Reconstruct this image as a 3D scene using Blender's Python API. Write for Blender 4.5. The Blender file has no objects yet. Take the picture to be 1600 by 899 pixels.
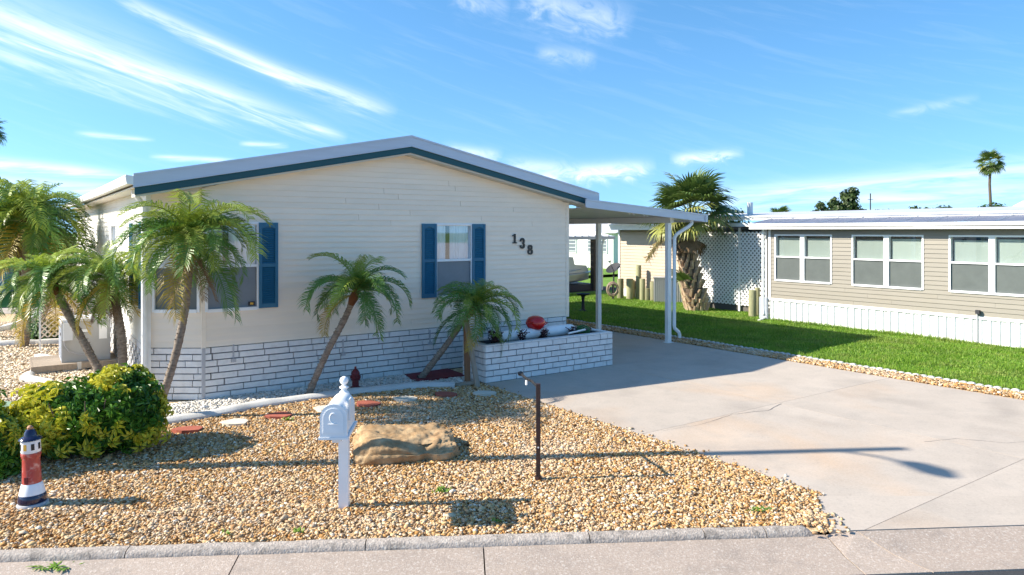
import bpy, bmesh, math, random
import numpy as np
from mathutils import Vector, Matrix, noise as mnoise
random.seed(7); rng = np.random.default_rng(11)
R = math.radians
scene = bpy.context.scene
C = scene.collection

# ------------------------------------------------------------------ camera
cam_d = bpy.data.cameras.new('camera'); cam = bpy.data.objects.new('camera', cam_d); C.objects.link(cam)
cam.location = (0, 0, 2.75); cam.rotation_euler = (R(90), 0, 0)
cam_d.sensor_width = 36; cam_d.lens = 25.2; cam_d.shift_y = -0.0553; cam_d.clip_start = .05; cam_d.clip_end = 3000
scene.camera = cam
scene.view_settings.view_transform = 'Standard'; scene.view_settings.look = 'None'
scene.view_settings.gamma = 1; scene.view_settings.use_curve_mapping = False
scene.view_settings.exposure = 1.12

# ------------------------------------------------------------------ sun + sky
SUN_EL, SUN_AZ = 34.5, 4.7          # light travels towards +X, turned 4.7 deg to +Y
el, az = R(SUN_EL), R(SUN_AZ)
ldir = Vector((math.cos(el)*math.cos(az), math.cos(el)*math.sin(az), -math.sin(el)))
sd = bpy.data.lights.new('sun', 'SUN'); sun = bpy.data.objects.new('sun', sd); C.objects.link(sun)
sd.energy = 4.5; sd.angle = R(.5); sd.color = (1, .92, .78)
sun.location = (-30, -3, 25); sun.rotation_euler = ldir.to_track_quat('-Z', 'Y').to_euler()

world = bpy.data.worlds.new('World'); scene.world = world; world.use_nodes = True
nt = world.node_tree; nt.nodes.clear()
class NT:
    """tiny expression helper for node maths"""
    def __init__(s, nt): s.nt = nt
    def m(s, op, a, b=None, c=None, clamp=False):
        n = s.nt.nodes.new('ShaderNodeMath'); n.operation = op; n.use_clamp = clamp
        for i, v in enumerate((a, b, c)):
            if v is None: continue
            if isinstance(v, (int, float)): n.inputs[i].default_value = v
            else: s.nt.links.new(v, n.inputs[i])
        return n.outputs[0]
    def new(s, t, **k):
        n = s.nt.nodes.new(t)
        for a, b in k.items(): setattr(n, a, b)
        return n
    def link(s, a, b): s.nt.links.new(a, b)
W = NT(nt)
sky = W.new('ShaderNodeTexSky', sky_type='NISHITA', sun_disc=False, sun_elevation=el, sun_rotation=R(270-SUN_AZ),
            altitude=0, air_density=1.0, dust_density=.35, ozone_density=2.2)
tc = W.new('ShaderNodeTexCoord'); sep = W.new('ShaderNodeSeparateXYZ'); W.link(tc.outputs['Generated'], sep.inputs[0])
lift = W.new('ShaderNodeCombineXYZ')                         # read the sky a little above the horizon haze, all round
W.link(sep.outputs[0], lift.inputs[0]); W.link(sep.outputs[1], lift.inputs[1]); W.link(W.m('MULTIPLY_ADD', W.m('MAXIMUM', sep.outputs[2], 0), .95, .16), lift.inputs[2])
nrm = W.new('ShaderNodeVectorMath', operation='NORMALIZE'); W.link(lift.outputs[0], nrm.inputs[0]); W.link(nrm.outputs[0], sky.inputs[0])
hsv = W.new('ShaderNodeHueSaturation'); hsv.inputs['Saturation'].default_value = 1.24; hsv.inputs['Hue'].default_value = .494
W.link(sky.outputs[0], hsv.inputs['Color'])
grade = W.new('ShaderNodeMixRGB', blend_type='MULTIPLY'); grade.inputs[0].default_value = 1; grade.inputs[2].default_value = (1.0, 1.0, 1.0, 1); W.link(hsv.outputs[0], grade.inputs[1])
CLOUDC = (5.6, 5.8, 6.2, 1)
scene.cycles.max_bounces = 6; scene.cycles.diffuse_bounces = 4; scene.cycles.glossy_bounces = 3; scene.cycles.transmission_bounces = 4
world.cycles.sampling_method = 'MANUAL'; world.cycles.sample_map_resolution = 512
AZ = W.m('ARCTAN2', sep.outputs[0], sep.outputs[1]); EL = W.m('ARCSINE', sep.outputs[2])
def streak_noise(ang, sx, sy, seed, dist=.5):
    c, s_ = math.cos(ang), math.sin(ang); cmb = W.new('ShaderNodeCombineXYZ')
    W.link(W.m('ADD', W.m('MULTIPLY', AZ, c*sx), W.m('MULTIPLY', EL, s_*sx)), cmb.inputs[0])
    W.link(W.m('SUBTRACT', W.m('MULTIPLY', EL, c*sy), W.m('MULTIPLY', AZ, s_*sy)), cmb.inputs[1]); cmb.inputs[2].default_value = seed
    nz = W.new('ShaderNodeTexNoise'); nz.inputs['Scale'].default_value = 1; nz.inputs['Detail'].default_value = 5
    nz.inputs['Roughness'].default_value = .62; nz.inputs['Distortion'].default_value = dist; W.link(cmb.outputs[0], nz.inputs['Vector'])
    return nz.outputs[0]
NZ = {'a': streak_noise(R(-17), 7, 75, 1), 'b': streak_noise(R(2), 9, 95, 5), 'c': streak_noise(R(-20), 24, 42, 9, 1.2)}
PV = W.new('ShaderNodeCombineXYZ'); W.link(AZ, PV.inputs[0]); W.link(EL, PV.inputs[1]); PV.inputs[2].default_value = 1
WIG = {k: W.m('MULTIPLY_ADD', n_, 2, -1) for k, n_ in NZ.items()}; TEX = {k: W.m('MULTIPLY_ADD', n_, 2.4, -.67, clamp=True) for k, n_ in NZ.items()}
def dotp(v):
    d = W.new('ShaderNodeVectorMath', operation='DOT_PRODUCT'); W.link(PV.outputs[0], d.inputs[0]); d.inputs[1].default_value = v; return d.outputs['Value']
def cloud(a0, e0, a1, e1, w, amt, nk='a', taper=0.5, bend=0.0):
    """one streak of cirrus between two sky directions (azimuth, elevation in radians)"""
    L = math.hypot(a1-a0, e1-e0); c, s_ = (a1-a0)/L, (e1-e0)/L
    t = dotp((c/L, s_/L, -(a0*c+e0*s_)/L)); n = dotp((-s_, c, a0*s_-e0*c))
    tt = W.m('MULTIPLY', t, W.m('SUBTRACT', 1, t))
    if bend: n = W.m('MULTIPLY_ADD', tt, bend, n)
    wt = W.m('MAXIMUM', W.m('MULTIPLY_ADD', t, -taper*w, w*(1+taper*.5)), w*.15) if taper else w
    q = W.m('DIVIDE', W.m('MULTIPLY_ADD', WIG[nk], w, n), wt)
    g = W.m('EXPONENT', W.m('MULTIPLY', W.m('MULTIPLY', q, q), -1))
    return W.m('MULTIPLY', W.m('MULTIPLY', g, W.m('MULTIPLY', tt, 5.5, clamp=True)), W.m('MULTIPLY', TEX[nk], amt))
CL = [cloud(-.85, .292, -.228, .126, .020, .85, 'a', .9, -.02), cloud(-.70, .225, -.30, .148, .024, .42, 'a'), cloud(-.40, .175, -.225, .124, .008, .95, 'a', .2),
      cloud(-.52, .288, -.158, .160, .010, .85, 'a', -.5, .03), cloud(-.80, .28, -.40, .185, .042, .38, 'a'), cloud(-.36, .222, -.165, .158, .008, .7, 'a', 0, .01),
      cloud(.02, .074, .20, .088, .011, 1.0, 'c', .3), cloud(.05, .080, .17, .083, .007, .8, 'b', 0), cloud(.215, .097, .315, .101, .0075, .75, 'c', 0), cloud(-.02, .094, .10, .085, .010, .5, 'c', 0),
      cloud(.22, .048, .86, .080, .013, .62, 'b', -.8), cloud(.18, .033, .86, .054, .012, .55, 'b', -.5), cloud(.3, .022, .8, .032, .006, .4, 'b', 0),
      cloud(.0, .32, .17, .275, .024, .38, 'c', 0), cloud(.03, .245, .12, .235, .010, .32, 'c', 0), cloud(-.09, .315, .0, .30, .015, .3, 'c', 0),
      cloud(-.78, .084, -.48, .068, .0075, .95, 'b'), cloud(-.72, .058, -.46, .050, .009, .6, 'b'),
      cloud(-.47, .092, -.365, .091, .0032, .8, 'b', 0), cloud(-.365, .114, -.30, .113, .003, .6, 'b', 0), cloud(-.55, .117, -.46, .112, .003, .5, 'b', 0),
      cloud(-.10, .115, -.01, .104, .008, .5, 'c', 0), cloud(.48, .142, .58, .156, .005, .22, 'c', 0)]
tot = CL[0]
for c_ in CL[1:]: tot = W.m('MAXIMUM', tot, c_)
veil = W.m('MULTIPLY', W.m('MULTIPLY', W.m('SUBTRACT', NZ['a'], .5), 2.0, clamp=True), .10)   # thin veil over the whole dome
tot = W.m('MINIMUM', W.m('ADD', tot, veil), .93)
mix = W.new('ShaderNodeMixRGB'); W.link(tot, mix.inputs[0]); W.link(grade.outputs[0], mix.inputs[1]); mix.inputs[2].default_value = CLOUDC
bg = W.new('ShaderNodeBackground'); bg.inputs[1].default_value = .125; W.link(mix.outputs[0], bg.inputs[0])
out = W.new('ShaderNodeOutputWorld'); W.link(bg.outputs[0], out.inputs[0])

# ------------------------------------------------------------------ materials
MATS = {}
def mat(name, col, rough=.6, var=.12, scale=8, col2=None, bump=0, bscale=40, spec=.4, metal=0, objvar=0, stretch=(1, 1, 1), detail=5, coat=0, island=None, trans=0, dirt=None):
    """procedural surface: base colour varied by noise, per-object value shift, optional bump / island colours / leaf translucency"""
    if name in MATS: return MATS[name]
    m = bpy.data.materials.new(name); m.use_nodes = True; T = NT(m.node_tree); N = m.node_tree.nodes
    b = N['Principled BSDF']; b.inputs['Roughness'].default_value = rough; b.inputs['Metallic'].default_value = metal
    b.inputs['Specular IOR Level'].default_value = spec; b.inputs['Coat Weight'].default_value = coat
    tc = T.new('ShaderNodeTexCoord'); mp = T.new('ShaderNodeMapping'); mp.inputs['Scale'].default_value = stretch
    T.link(tc.outputs['Object'], mp.inputs[0])
    vec = mp.outputs[0]
    if objvar:
        oi = T.new('ShaderNodeObjectInfo'); va = T.new('ShaderNodeVectorMath', operation='ADD')
        cm = T.new('ShaderNodeCombineXYZ'); T.link(T.m('MULTIPLY', oi.outputs['Random'], 37), cm.inputs[0]); T.link(T.m('MULTIPLY', oi.outputs['Random'], 91), cm.inputs[1])
        T.link(vec, va.inputs[0]); T.link(cm.outputs[0], va.inputs[1]); vec = va.outputs[0]
    nz = T.new('ShaderNodeTexNoise'); nz.inputs['Scale'].default_value = scale; nz.inputs['Detail'].default_value = detail; nz.inputs['Roughness'].default_value = .6
    T.link(vec, nz.inputs['Vector'])
    if island:
        ge = T.new('ShaderNodeNewGeometry'); rp = T.new('ShaderNodeValToRGB'); rp.color_ramp.interpolation = 'LINEAR'
        els = rp.color_ramp.elements
        while len(els) < len(island): els.new(.5)
        for i, c in enumerate(island): els[i].position = i/(len(island)-1); els[i].color = (*c, 1)
        T.link(ge.outputs['Random Per Island'], rp.inputs[0]); colout = rp.outputs[0]
    elif col2:
        mx = T.new('ShaderNodeMixRGB'); mx.inputs[1].default_value = (*col, 1); mx.inputs[2].default_value = (*col2, 1)
        T.link(T.m('MULTIPLY_ADD', nz.outputs[0], 3, -1, clamp=True), mx.inputs[0]); colout = mx.outputs[0]
    else:
        rg = T.new('ShaderNodeRGB'); rg.outputs[0].default_value = (*col, 1); colout = rg.outputs[0]
    val = T.m('MULTIPLY_ADD', T.m('SUBTRACT', nz.outputs[0], .5), var*4, 1)
    if objvar: val = T.m('MULTIPLY', val, T.m('MULTIPLY_ADD', T.m('SUBTRACT', oi.outputs['Random'], .5), objvar*2, 1))
    for dirt in (dirt if isinstance(dirt, list) else [dirt] if dirt else []):      # (colour, scale, amount): stains with a shape of their own
        n2 = T.new('ShaderNodeTexNoise'); n2.inputs['Scale'].default_value = dirt[1]; n2.inputs['Detail'].default_value = 6; n2.inputs['Distortion'].default_value = .6; T.link(vec, n2.inputs['Vector'])
        md = T.new('ShaderNodeMixRGB'); T.link(T.m('MULTIPLY', T.m('MULTIPLY_ADD', n2.outputs[0], 5, -2.6, clamp=True), dirt[2]), md.inputs[0]); T.link(colout, md.inputs[1]); md.inputs[2].default_value = (*dirt[0], 1); colout = md.outputs[0]
    mv = T.new('ShaderNodeVectorMath', operation='SCALE'); T.link(colout, mv.inputs[0]); T.link(val, mv.inputs['Scale'])
    T.link(mv.outputs[0], b.inputs['Base Color'])
    if bump:
        nb = T.new('ShaderNodeTexNoise'); nb.inputs['Scale'].default_value = bscale; nb.inputs['Detail'].default_value = 6; T.link(vec, nb.inputs['Vector'])
        bp = T.new('ShaderNodeBump'); bp.inputs['Strength'].default_value = bump; bp.inputs['Distance'].default_value = .01
        T.link(nb.outputs[0], bp.inputs['Height']); T.link(bp.outputs[0], b.inputs['Normal'])
    if trans:
        tr = T.new('ShaderNodeBsdfTranslucent'); T.link(mv.outputs[0], tr.inputs[0]); ms = T.new('ShaderNodeMixShader'); ms.inputs[0].default_value = trans
        T.link(b.outputs[0], ms.inputs[1]); T.link(tr.outputs[0], ms.inputs[2]); T.link(ms.outputs[0], N['Material Output'].inputs[0])
    MATS[name] = m; return m

def glass(name, tint=(1, 1, 1)):
    if name in MATS: return MATS[name]
    m = bpy.data.materials.new(name); m.use_nodes = True; T = NT(m.node_tree); N = m.node_tree.nodes
    tr = T.new('ShaderNodeBsdfTransparent'); tr.inputs[0].default_value = (*tint, 1); gl = T.new('ShaderNodeBsdfGlossy'); gl.inputs['Roughness'].default_value = .02
    lw = T.new('ShaderNodeLayerWeight'); lw.inputs[0].default_value = .5
    ms = T.new('ShaderNodeMixShader'); T.link(T.m('MULTIPLY_ADD', T.m('POWER', lw.outputs['Facing'], 3), .7, .20), ms.inputs[0]); T.link(tr.outputs[0], ms.inputs[1]); T.link(gl.outputs[0], ms.inputs[2])
    T.link(ms.outputs[0], N['Material Output'].inputs[0]); MATS[name] = m; return m

CREAM = mat('cream_siding', (.87, .75, .61), .5, .03, 3, bump=.04, bscale=60, objvar=.025, stretch=(.6, .6, 3), dirt=((.60, .55, .45), 1.6, .18))
WHITE = mat('white_paint', (.80, .80, .79), .45, .05, 5, dirt=((.55, .53, .5), 3, .25))
WHITE_SIDE = mat('white_siding', (.82, .80, .75), .5, .04, 3, objvar=.03)
BRICKW = mat('white_painted_brick', (.74, .73, .72), .7, .07, 9, bump=.2, bscale=30, objvar=.045, dirt=((.45, .43, .41), 5, .35))
MORTAR = mat('grey_mortar', (.095, .095, .105), .9, .15, 20, bump=.4)
TEAL = mat('teal_paint', (.006, .070, .090), .45, .06, 6)
SHUT = mat('blue_shutter', (.02, .135, .235), .45, .06, 6, objvar=.06)
FASC = mat('aluminium_fascia', (.47, .50, .57), .35, .05, 3, metal=.25, spec=.5, stretch=(.4, .4, 4), dirt=((.4, .4, .42), 2, .3))
ROOFM = mat('roof_metal', (.62, .61, .60), .45, .08, 2, metal=.2, dirt=((.4, .38, .36), 1.5, .4))
SOFF = mat('soffit', (.62, .58, .50), .6, .05, 4)
CARP = mat('carport_pan', (.66, .64, .60), .5, .05, 3, dirt=((.45, .42, .38), 2, .3))
FRAMEW = mat('window_frame_white', (.82, .83, .84), .35, .02, 5)
SCREEN = mat('insect_screen', (.17, .20, .23), .45, .08, 6, spec=.5)
SCREENL = mat('pale_insect_screen', (.12, .135, .13), .3, .10, 4, spec=.4)
CURT = mat('sheer_curtain', (.82, .86, .90), .9, .12, 4, stretch=(6, 6, .4))
BLIND = mat('pale_green_blind', (.48, .53, .46), .8, .05, 3, objvar=.16, stretch=(3, 3, .5))
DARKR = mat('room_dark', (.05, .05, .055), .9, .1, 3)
GLASS = glass('window_glass', (.86, .9, .92))
BLACK = mat('black_metal', (.018, .017, .018), .4, .2, 12, spec=.5)
RUSTB = mat('rusty_black_metal', (.03, .022, .022), .45, .3, 9, col2=(.055, .02, .014), spec=.5)
BEIGE = mat('beige_siding', (.26, .237, .198), .55, .04, 3, objvar=.03, stretch=(.6, .6, 3), dirt=((.25, .215, .16), 1.4, .25))
TAN = mat('tan_siding', (.50, .405, .31), .55, .04, 3, objvar=.03)
PLASTW = mat('white_plastic', (.86, .86, .86), .35, .03, 5)
CONC = mat('concrete_drive', (.45, .385, .325), .85, .10, 1.3, bump=.25, bscale=90, detail=9, dirt=[((.32, .275, .235), .55, .6), ((.50, .33, .20), .33, .55), ((.30, .27, .24), 2.3, .3), ((.56, .49, .42), 55, .45), ((.27, .235, .205), 28, .3)], objvar=.03)
CONCG = mat('concrete_gutter', (.38, .305, .25), .9, .22, 60, bump=.5, bscale=90, detail=9, dirt=[((.30, .245, .205), 1.2, .6), ((.66, .60, .54), 45, .5), ((.2, .17, .15), 6, .3)], objvar=.05)
CURBM = mat('concrete_curb', (.38, .325, .28), .95, .35, 35, bump=1, bscale=60, detail=9, dirt=[((.13, .115, .10), 9, .75), ((.62, .57, .50), 30, .5)], objvar=.06)
EDGEM = mat('white_concrete_edging', (.60, .585, .56), .85, .10, 4, bump=.4, bscale=40, dirt=((.4, .38, .35), 3, .4))
ASPH = mat('asphalt', (.05, .05, .054), .9, .25, 30, bump=.8, bscale=120)
GRASSG = mat('grass_ground', (.10, .21, .014), .9, .22, 2.2, col2=(.16, .27, .026), bump=.6, bscale=30, detail=8)
BLADE = mat('grass_blade', (.1, .2, .02), .55, .30, .9, island=((.075, .175, .010), (.125, .26, .016), (.18, .33, .025), (.28, .37, .06)), trans=.25, dirt=[((.26, .28, .07), .7, .6), ((.34, .29, .12), 2.3, .35)])
GRAVB = mat('gravel_base', (.42, .28, .14), .95, .35, 25, col2=(.62, .48, .30), bump=1, bscale=35, detail=8)
GRAVS = mat('gravel_stone', (.6, .4, .2), .75, .12, 20, spec=.3,
            island=((.12, .06, .025), (.42, .20, .055), (.53, .29, .10), (.56, .36, .16), (.62, .47, .28), (.50, .27, .09), (.74, .66, .54), (.42, .21, .06), (.62, .50, .33), (.24, .13, .06), (.57, .38, .18)), dirt=((.66, .58, .47), .9, .35))
SIDEGS = mat('side_gravel_stone', (.7, .6, .5), .75, .1, 20, spec=.3,
             island=((.34, .25, .17), (.60, .47, .33), (.74, .63, .48), (.80, .73, .62), (.52, .38, .25), (.72, .60, .44)))
GRAVWB = mat('pale_gravel_base', (.46, .43, .38), .95, .3, 25, col2=(.62, .58, .52), bump=1, bscale=35, detail=8)
GRAVWS = mat('pale_gravel_stone', (.7, .7, .7), .75, .1, 20, spec=.3,
             island=((.35, .32, .28), (.58, .55, .50), (.72, .69, .64), (.80, .78, .74), (.62, .54, .44), (.76, .72, .66), (.45, .41, .36)))
REDST = mat('red_stone', (.36, .10, .065), .85, .15, 8, bump=.4, objvar=.12)
PALEST = mat('pale_stone', (.62, .57, .47), .85, .1, 8, bump=.4, objvar=.08)
ROCKM = mat('sandstone', (.31, .18, .08), .9, .16, 5, col2=(.42, .30, .17), bump=1, bscale=18, detail=9, dirt=((.30, .15, .06), 4, .5))
WOOD = mat('weathered_wood', (.33, .265, .205), .85, .2, 6, bump=.5, stretch=(6, 6, .7), objvar=.1)
WOODR = mat('brown_wood', (.25, .12, .06), .8, .2, 6, bump=.5, stretch=(6, 6, .7))
PILE = mat('treated_piling', (.26, .26, .15), .9, .2, 7, bump=.5, stretch=(6, 6, .8), objvar=.25, dirt=((.36, .27, .16), 3, .6))
DKWOOD = mat('dark_dock_wood', (.07, .05, .04), .9, .2, 6)
TRUNK = mat('palm_trunk', (.20, .15, .115), .95, .25, 14, bump=.9, bscale=30, col2=(.30, .25, .20), stretch=(1, 1, 3))
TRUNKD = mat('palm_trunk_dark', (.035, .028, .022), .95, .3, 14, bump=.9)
CROWNB = mat('palm_crown_fibre', (.15, .06, .025), .95, .3, 14, bump=.9)
FRG = mat('palm_frond_green', (.105, .215, .03), .38, .18, 4, objvar=.3, trans=.22, spec=.5)
FRY = mat('palm_frond_lime', (.30, .38, .05), .4, .18, 4, objvar=.2, trans=.3, spec=.5)
FRO = mat('palm_frond_yellow', (.42, .30, .04), .5, .2, 4, objvar=.2, trans=.25)
FRD = mat('palm_frond_dead', (.20, .13, .07), .8, .25, 4, objvar=.2, trans=.1)
FAN = mat('fan_frond_green', (.10, .155, .035), .4, .2, 3, objvar=.3, trans=.18, spec=.5)
FANY = mat('fan_frond_olive', (.27, .28, .07), .45, .2, 3, objvar=.2, trans=.2)
BOOT = mat('palm_boot', (.40, .27, .17), .95, .25, 9, bump=.8, objvar=.25, col2=(.52, .40, .28))
LEAFG = mat('schefflera_green', (.05, .12, .012), .42, .15, 3, spec=.55, island=((.025, .08, .006), (.05, .15, .012), (.09, .22, .018), (.14, .30, .03)), trans=.28)
LEAFY = mat('schefflera_yellow', (.42, .40, .03), .45, .15, 3, spec=.55, island=((.34, .38, .02), (.55, .52, .03), (.72, .64, .07), (.42, .45, .03)), trans=.32)
OAKL = mat('tree_leaf', (.045, .075, .018), .5, .2, 3, island=((.02, .04, .01), (.045, .08, .018), (.08, .11, .03)), trans=.15)
HEDGE = mat('hedge_leaf', (.04, .09, .015), .5, .2, 3, island=((.015, .04, .008), (.035, .09, .012), (.07, .14, .02)), trans=.15)
BARK = mat('bark', (.12, .09, .065), .95, .25, 10, bump=.8)
REDP = mat('red_gloss_paint', (.50, .012, .012), .22, .06, 5, coat=.4)
DRED = mat('dark_red_paint', (.13, .012, .018), .5, .2, 8)
MAROON = mat('maroon_paver', (.16, .022, .03), .8, .2, 8, bump=.3)
LHRED = mat('faded_red_paint', (.44, .055, .045), .4, .2, 14, coat=.3, dirt=((.62, .36, .30), 14, .75))
NAVY = mat('navy_gloss_paint', (.012, .014, .05), .18, .1, 6, coat=.5)
GREYP = mat('grey_plastic', (.42, .42, .44), .5, .05, 5)
ACM = mat('ac_cabinet', (.40, .40, .395), .5, .05, 3, dirt=((.34, .33, .32), 3, .3))
ACL = mat('ac_side', (.64, .66, .70), .5, .05, 3)
DIRT = mat('planter_soil', (.09, .06, .04), .95, .3, 20, bump=1)
TWIG = mat('dead_twig', (.05, .025, .03), .9, .2, 12)
GREENP = mat('green_hose', (.05, .16, .05), .5, .1, 5)
GREENSL = mat('green_painted_slab', (.22, .33, .24), .8, .1, 4)
YEL = mat('amber_mark', (.7, .40, .05), .5, .05, 5)
HOSE = mat('tan_hose', (.45, .33, .26), .5, .1, 8)
BOATW = mat('boat_gelcoat', (.66, .66, .62), .3, .05, 3, coat=.3)
BOATD = mat('boat_bottom', (.03, .035, .06), .5, .1, 3)
METALW = mat('white_ribbed_metal', (.78, .78, .78), .4, .05, 3)
DGREY = mat('dark_grey', (.035, .035, .042), .7, .1, 5)
LBLUE = mat('pale_blue_wall', (.35, .55, .62), .6, .05, 3)

# ------------------------------------------------------------------ helpers
class MB:
    def __init__(s): s.v = []; s.f = []; s.mi = []
    def add(s, vs, fs, mi=0):
        o = len(s.v); s.v += [tuple(p) for p in vs]; s.f += [tuple(i+o for i in f) for f in fs]; s.mi += [mi]*len(fs); return s
    def box(s, x0, x1, y0, y1, z0, z1, mi=0, M=None):
        vs = [(x, y, z) for z in (z0, z1) for y in (y0, y1) for x in (x0, x1)]
        if M is not None: vs = [M @ Vector(p) for p in vs]
        return s.add(vs, [(0, 2, 3, 1), (4, 5, 7, 6), (0, 1, 5, 4), (2, 6, 7, 3), (0, 4, 6, 2), (1, 3, 7, 5)], mi)
    def prism(s, poly, z0, z1, mi=0):
        n = len(poly); vs = [(*p, z0) for p in poly]+[(*p, z1) for p in poly]
        return s.add(vs, [tuple(range(n))[::-1], tuple(range(n, 2*n))]+[(i, (i+1) % n, n+(i+1) % n, n+i) for i in range(n)], mi)
    def extr(s, prof, P0, P1, A_, B_, mi=0):
        """profile (a,b) swept from P0 to P1, a along A_, b along B_"""
        P0, P1, A_, B_ = map(Vector, (P0, P1, A_, B_)); n = len(prof)
        vs = [P0+A_*a+B_*b for a, b in prof]+[P1+A_*a+B_*b for a, b in prof]
        return s.add(vs, [tuple(range(n)), tuple(range(n, 2*n))[::-1]]+[(i, n+i, n+(i+1) % n, (i+1) % n) for i in range(n)], mi)
    def tube(s, pts, rad, n=8, mi=0, cap=True):
        pts = [Vector(p) for p in pts]; k = len(pts)
        if not hasattr(rad, '__len__'): rad = [rad]*k
        up = None; rings = []
        for i, p in enumerate(pts):
            t = (pts[min(i+1, k-1)]-pts[max(i-1, 0)]).normalized()
            if up is None: up = t.orthogonal().normalized()
            up = (up-t*up.dot(t)).normalized(); b = t.cross(up)
            rings.append([p+(up*math.cos(a)+b*math.sin(a))*rad[i] for a in [2*math.pi*j/n for j in range(n)]])
        fs = [(i*n+j, i*n+(j+1) % n, (i+1)*n+(j+1) % n, (i+1)*n+j) for i in range(k-1) for j in range(n)]
        if cap: fs += [tuple(range(n))[::-1], tuple(range((k-1)*n, k*n))]
        return s.add([p for r in rings for p in r], fs, mi)
    def lathe(s, prof, n=20, mi=0, c=(0, 0, 0)):
        vs = [(c[0]+r*math.cos(2*math.pi*j/n), c[1]+r*math.sin(2*math.pi*j/n), c[2]+z) for r, z in prof for j in range(n)]; k = len(prof)
        fs = [(i*n+j, i*n+(j+1) % n, (i+1)*n+(j+1) % n, (i+1)*n+j) for i in range(k-1) for j in range(n)]+[tuple(range(n))[::-1], tuple(range((k-1)*n, k*n))]
        return s.add(vs, fs, mi)
    def mesh(s, name, mats, smooth=False, fix=True):
        me = bpy.data.meshes.new(name); me.from_pydata(s.v, [], s.f)
        for m in (mats if isinstance(mats, (list, tuple)) else [mats]): me.materials.append(m)
        me.polygons.foreach_set('material_index', s.mi)
        if fix:
            bm = bmesh.new(); bm.from_mesh(me); bmesh.ops.recalc_face_normals(bm, faces=bm.faces); bm.to_mesh(me); bm.free()
        if smooth:
            me.shade_smooth()
            try: me.set_sharp_from_angle(angle=R(40))
            except Exception: pass
        return me
    def build(s, name, mats, parent=None, smooth=False, loc=(0, 0, 0), rz=0, fix=True):
        return put(s.mesh(name, mats, smooth, fix), name, parent, loc, rz)
def put(me, name, parent=None, loc=(0, 0, 0), rz=0, rot=None, sc=None):
    o = bpy.data.objects.new(name, me); C.objects.link(o); o.parent = parent; o.location = loc
    o.rotation_euler = rot if rot is not None else (0, 0, rz)
    if sc is not None: o.scale = sc if hasattr(sc, '__len__') else (sc,)*3
    return o
def tag(o, label, cat, group=None, kind=None):
    o['label'] = label; o['category'] = cat
    if group: o['group'] = group
    if kind: o['kind'] = kind
    return o
def thing(name, label, cat, loc=(0, 0, 0), rz=0, group=None):
    return tag(put(None, name, None, loc, rz), label, cat, group)
def struct(o): o['kind'] = 'structure'; return o
def clip(poly, a, b, c):
    """keep the part of polygon where a*x+b*y >= c"""
    out = []
    for i in range(len(poly)):
        p, q = poly[i], poly[(i+1) % len(poly)]; dp, dq = a*p[0]+b*p[1]-c, a*q[0]+b*q[1]-c
        if dp >= 0: out.append(p)
        if dp*dq < 0: t = dp/(dp-dq); out.append((p[0]+(q[0]-p[0])*t, p[1]+(q[1]-p[1])*t))
    return out
TH = R(35); UX, UY = math.cos(TH), math.sin(TH); AX, AY = -5.02, 11.67
def uv(u, v): return (AX+UX*u-UY*v, AY+UY*u+UX*v)
def to_uv(x, y): return ((x-AX)*UX+(y-AY)*UY, -(x-AX)*UY+(y-AY)*UX)
# street frame: origin on the curb foot, direction 4.2 deg
ST = R(4.18); SX, SY = math.cos(ST), math.sin(ST); QX, QY = -4.29, 6.01
def st(t, n): return (QX+SX*t-SY*n, QY+SY*t+SX*n)
def st_n(x, y): return -(x-QX)*SY+(y-QY)*SX

# ------------------------------------------------------------------ ground, road, driveway
struct(MB().add([(-900, -900, -.16), (900, -900, -.16), (900, 900, -.16), (-900, 900, -.16)], [(0, 1, 2, 3)]).build('ground', GRASSG))
def sheet(name, poly, z, m): return struct(MB().add([(*p, z) for p in poly], [tuple(range(len(poly)))]).build(name, m))
sheet('road', [st(-60, -.62), st(-60, -7.5), st(60, -7.5), st(60, -.62)], -.10, ASPH)
sheet('opposite_bounce_sheet', [st(-90, -7.6), st(-90, -180), st(140, -180), st(140, -7.6)], -.08, mat('pale_bounce_ground', (.58, .50, .40), .9, .12, 1.5, bump=.4))  # unseen pale ground behind the camera, added to bounce warm light onto the front wall
def above_street(poly, n0): return clip(poly, -SY, SX, n0+(-SY*QX+SX*QY))
yard = above_street([uv(-40, -40), uv(11.15, -40), uv(11.15, 30), uv(-40, 30)], .055)
sheet('gravel_yard', yard, -.012, GRAVB)
lawn_poly = above_street([uv(11.5, -40), uv(70, -40), uv(70, 12.2), uv(11.5, 12.2)], .12)
sheet('lawn', lawn_poly, 0, GRASSG)
sheet('back_lawn', [uv(-60, 19), uv(11, 19), uv(11, 60), uv(-60, 60)], .01, GRASSG)
sheet('pale_gravel_strip', [uv(-.9, -1.1), uv(.8, -.9), uv(2.7, -1.0), uv(3.5, -1.2), uv(4.1, -1.5), uv(4.45, .05), uv(-.6, .05)], -.006, GRAVWB)
sheet('side_gravel', [uv(-9, .6), uv(-.74, .6), uv(-.74, 17), uv(-9, 17)], -.007, GRAVB)
sheet('edging_gravel_strip', above_street([uv(10.9, -40), uv(11.55, -40), uv(11.55, 12), uv(10.9, 12)], .12), -.004, GRAVB)

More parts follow.
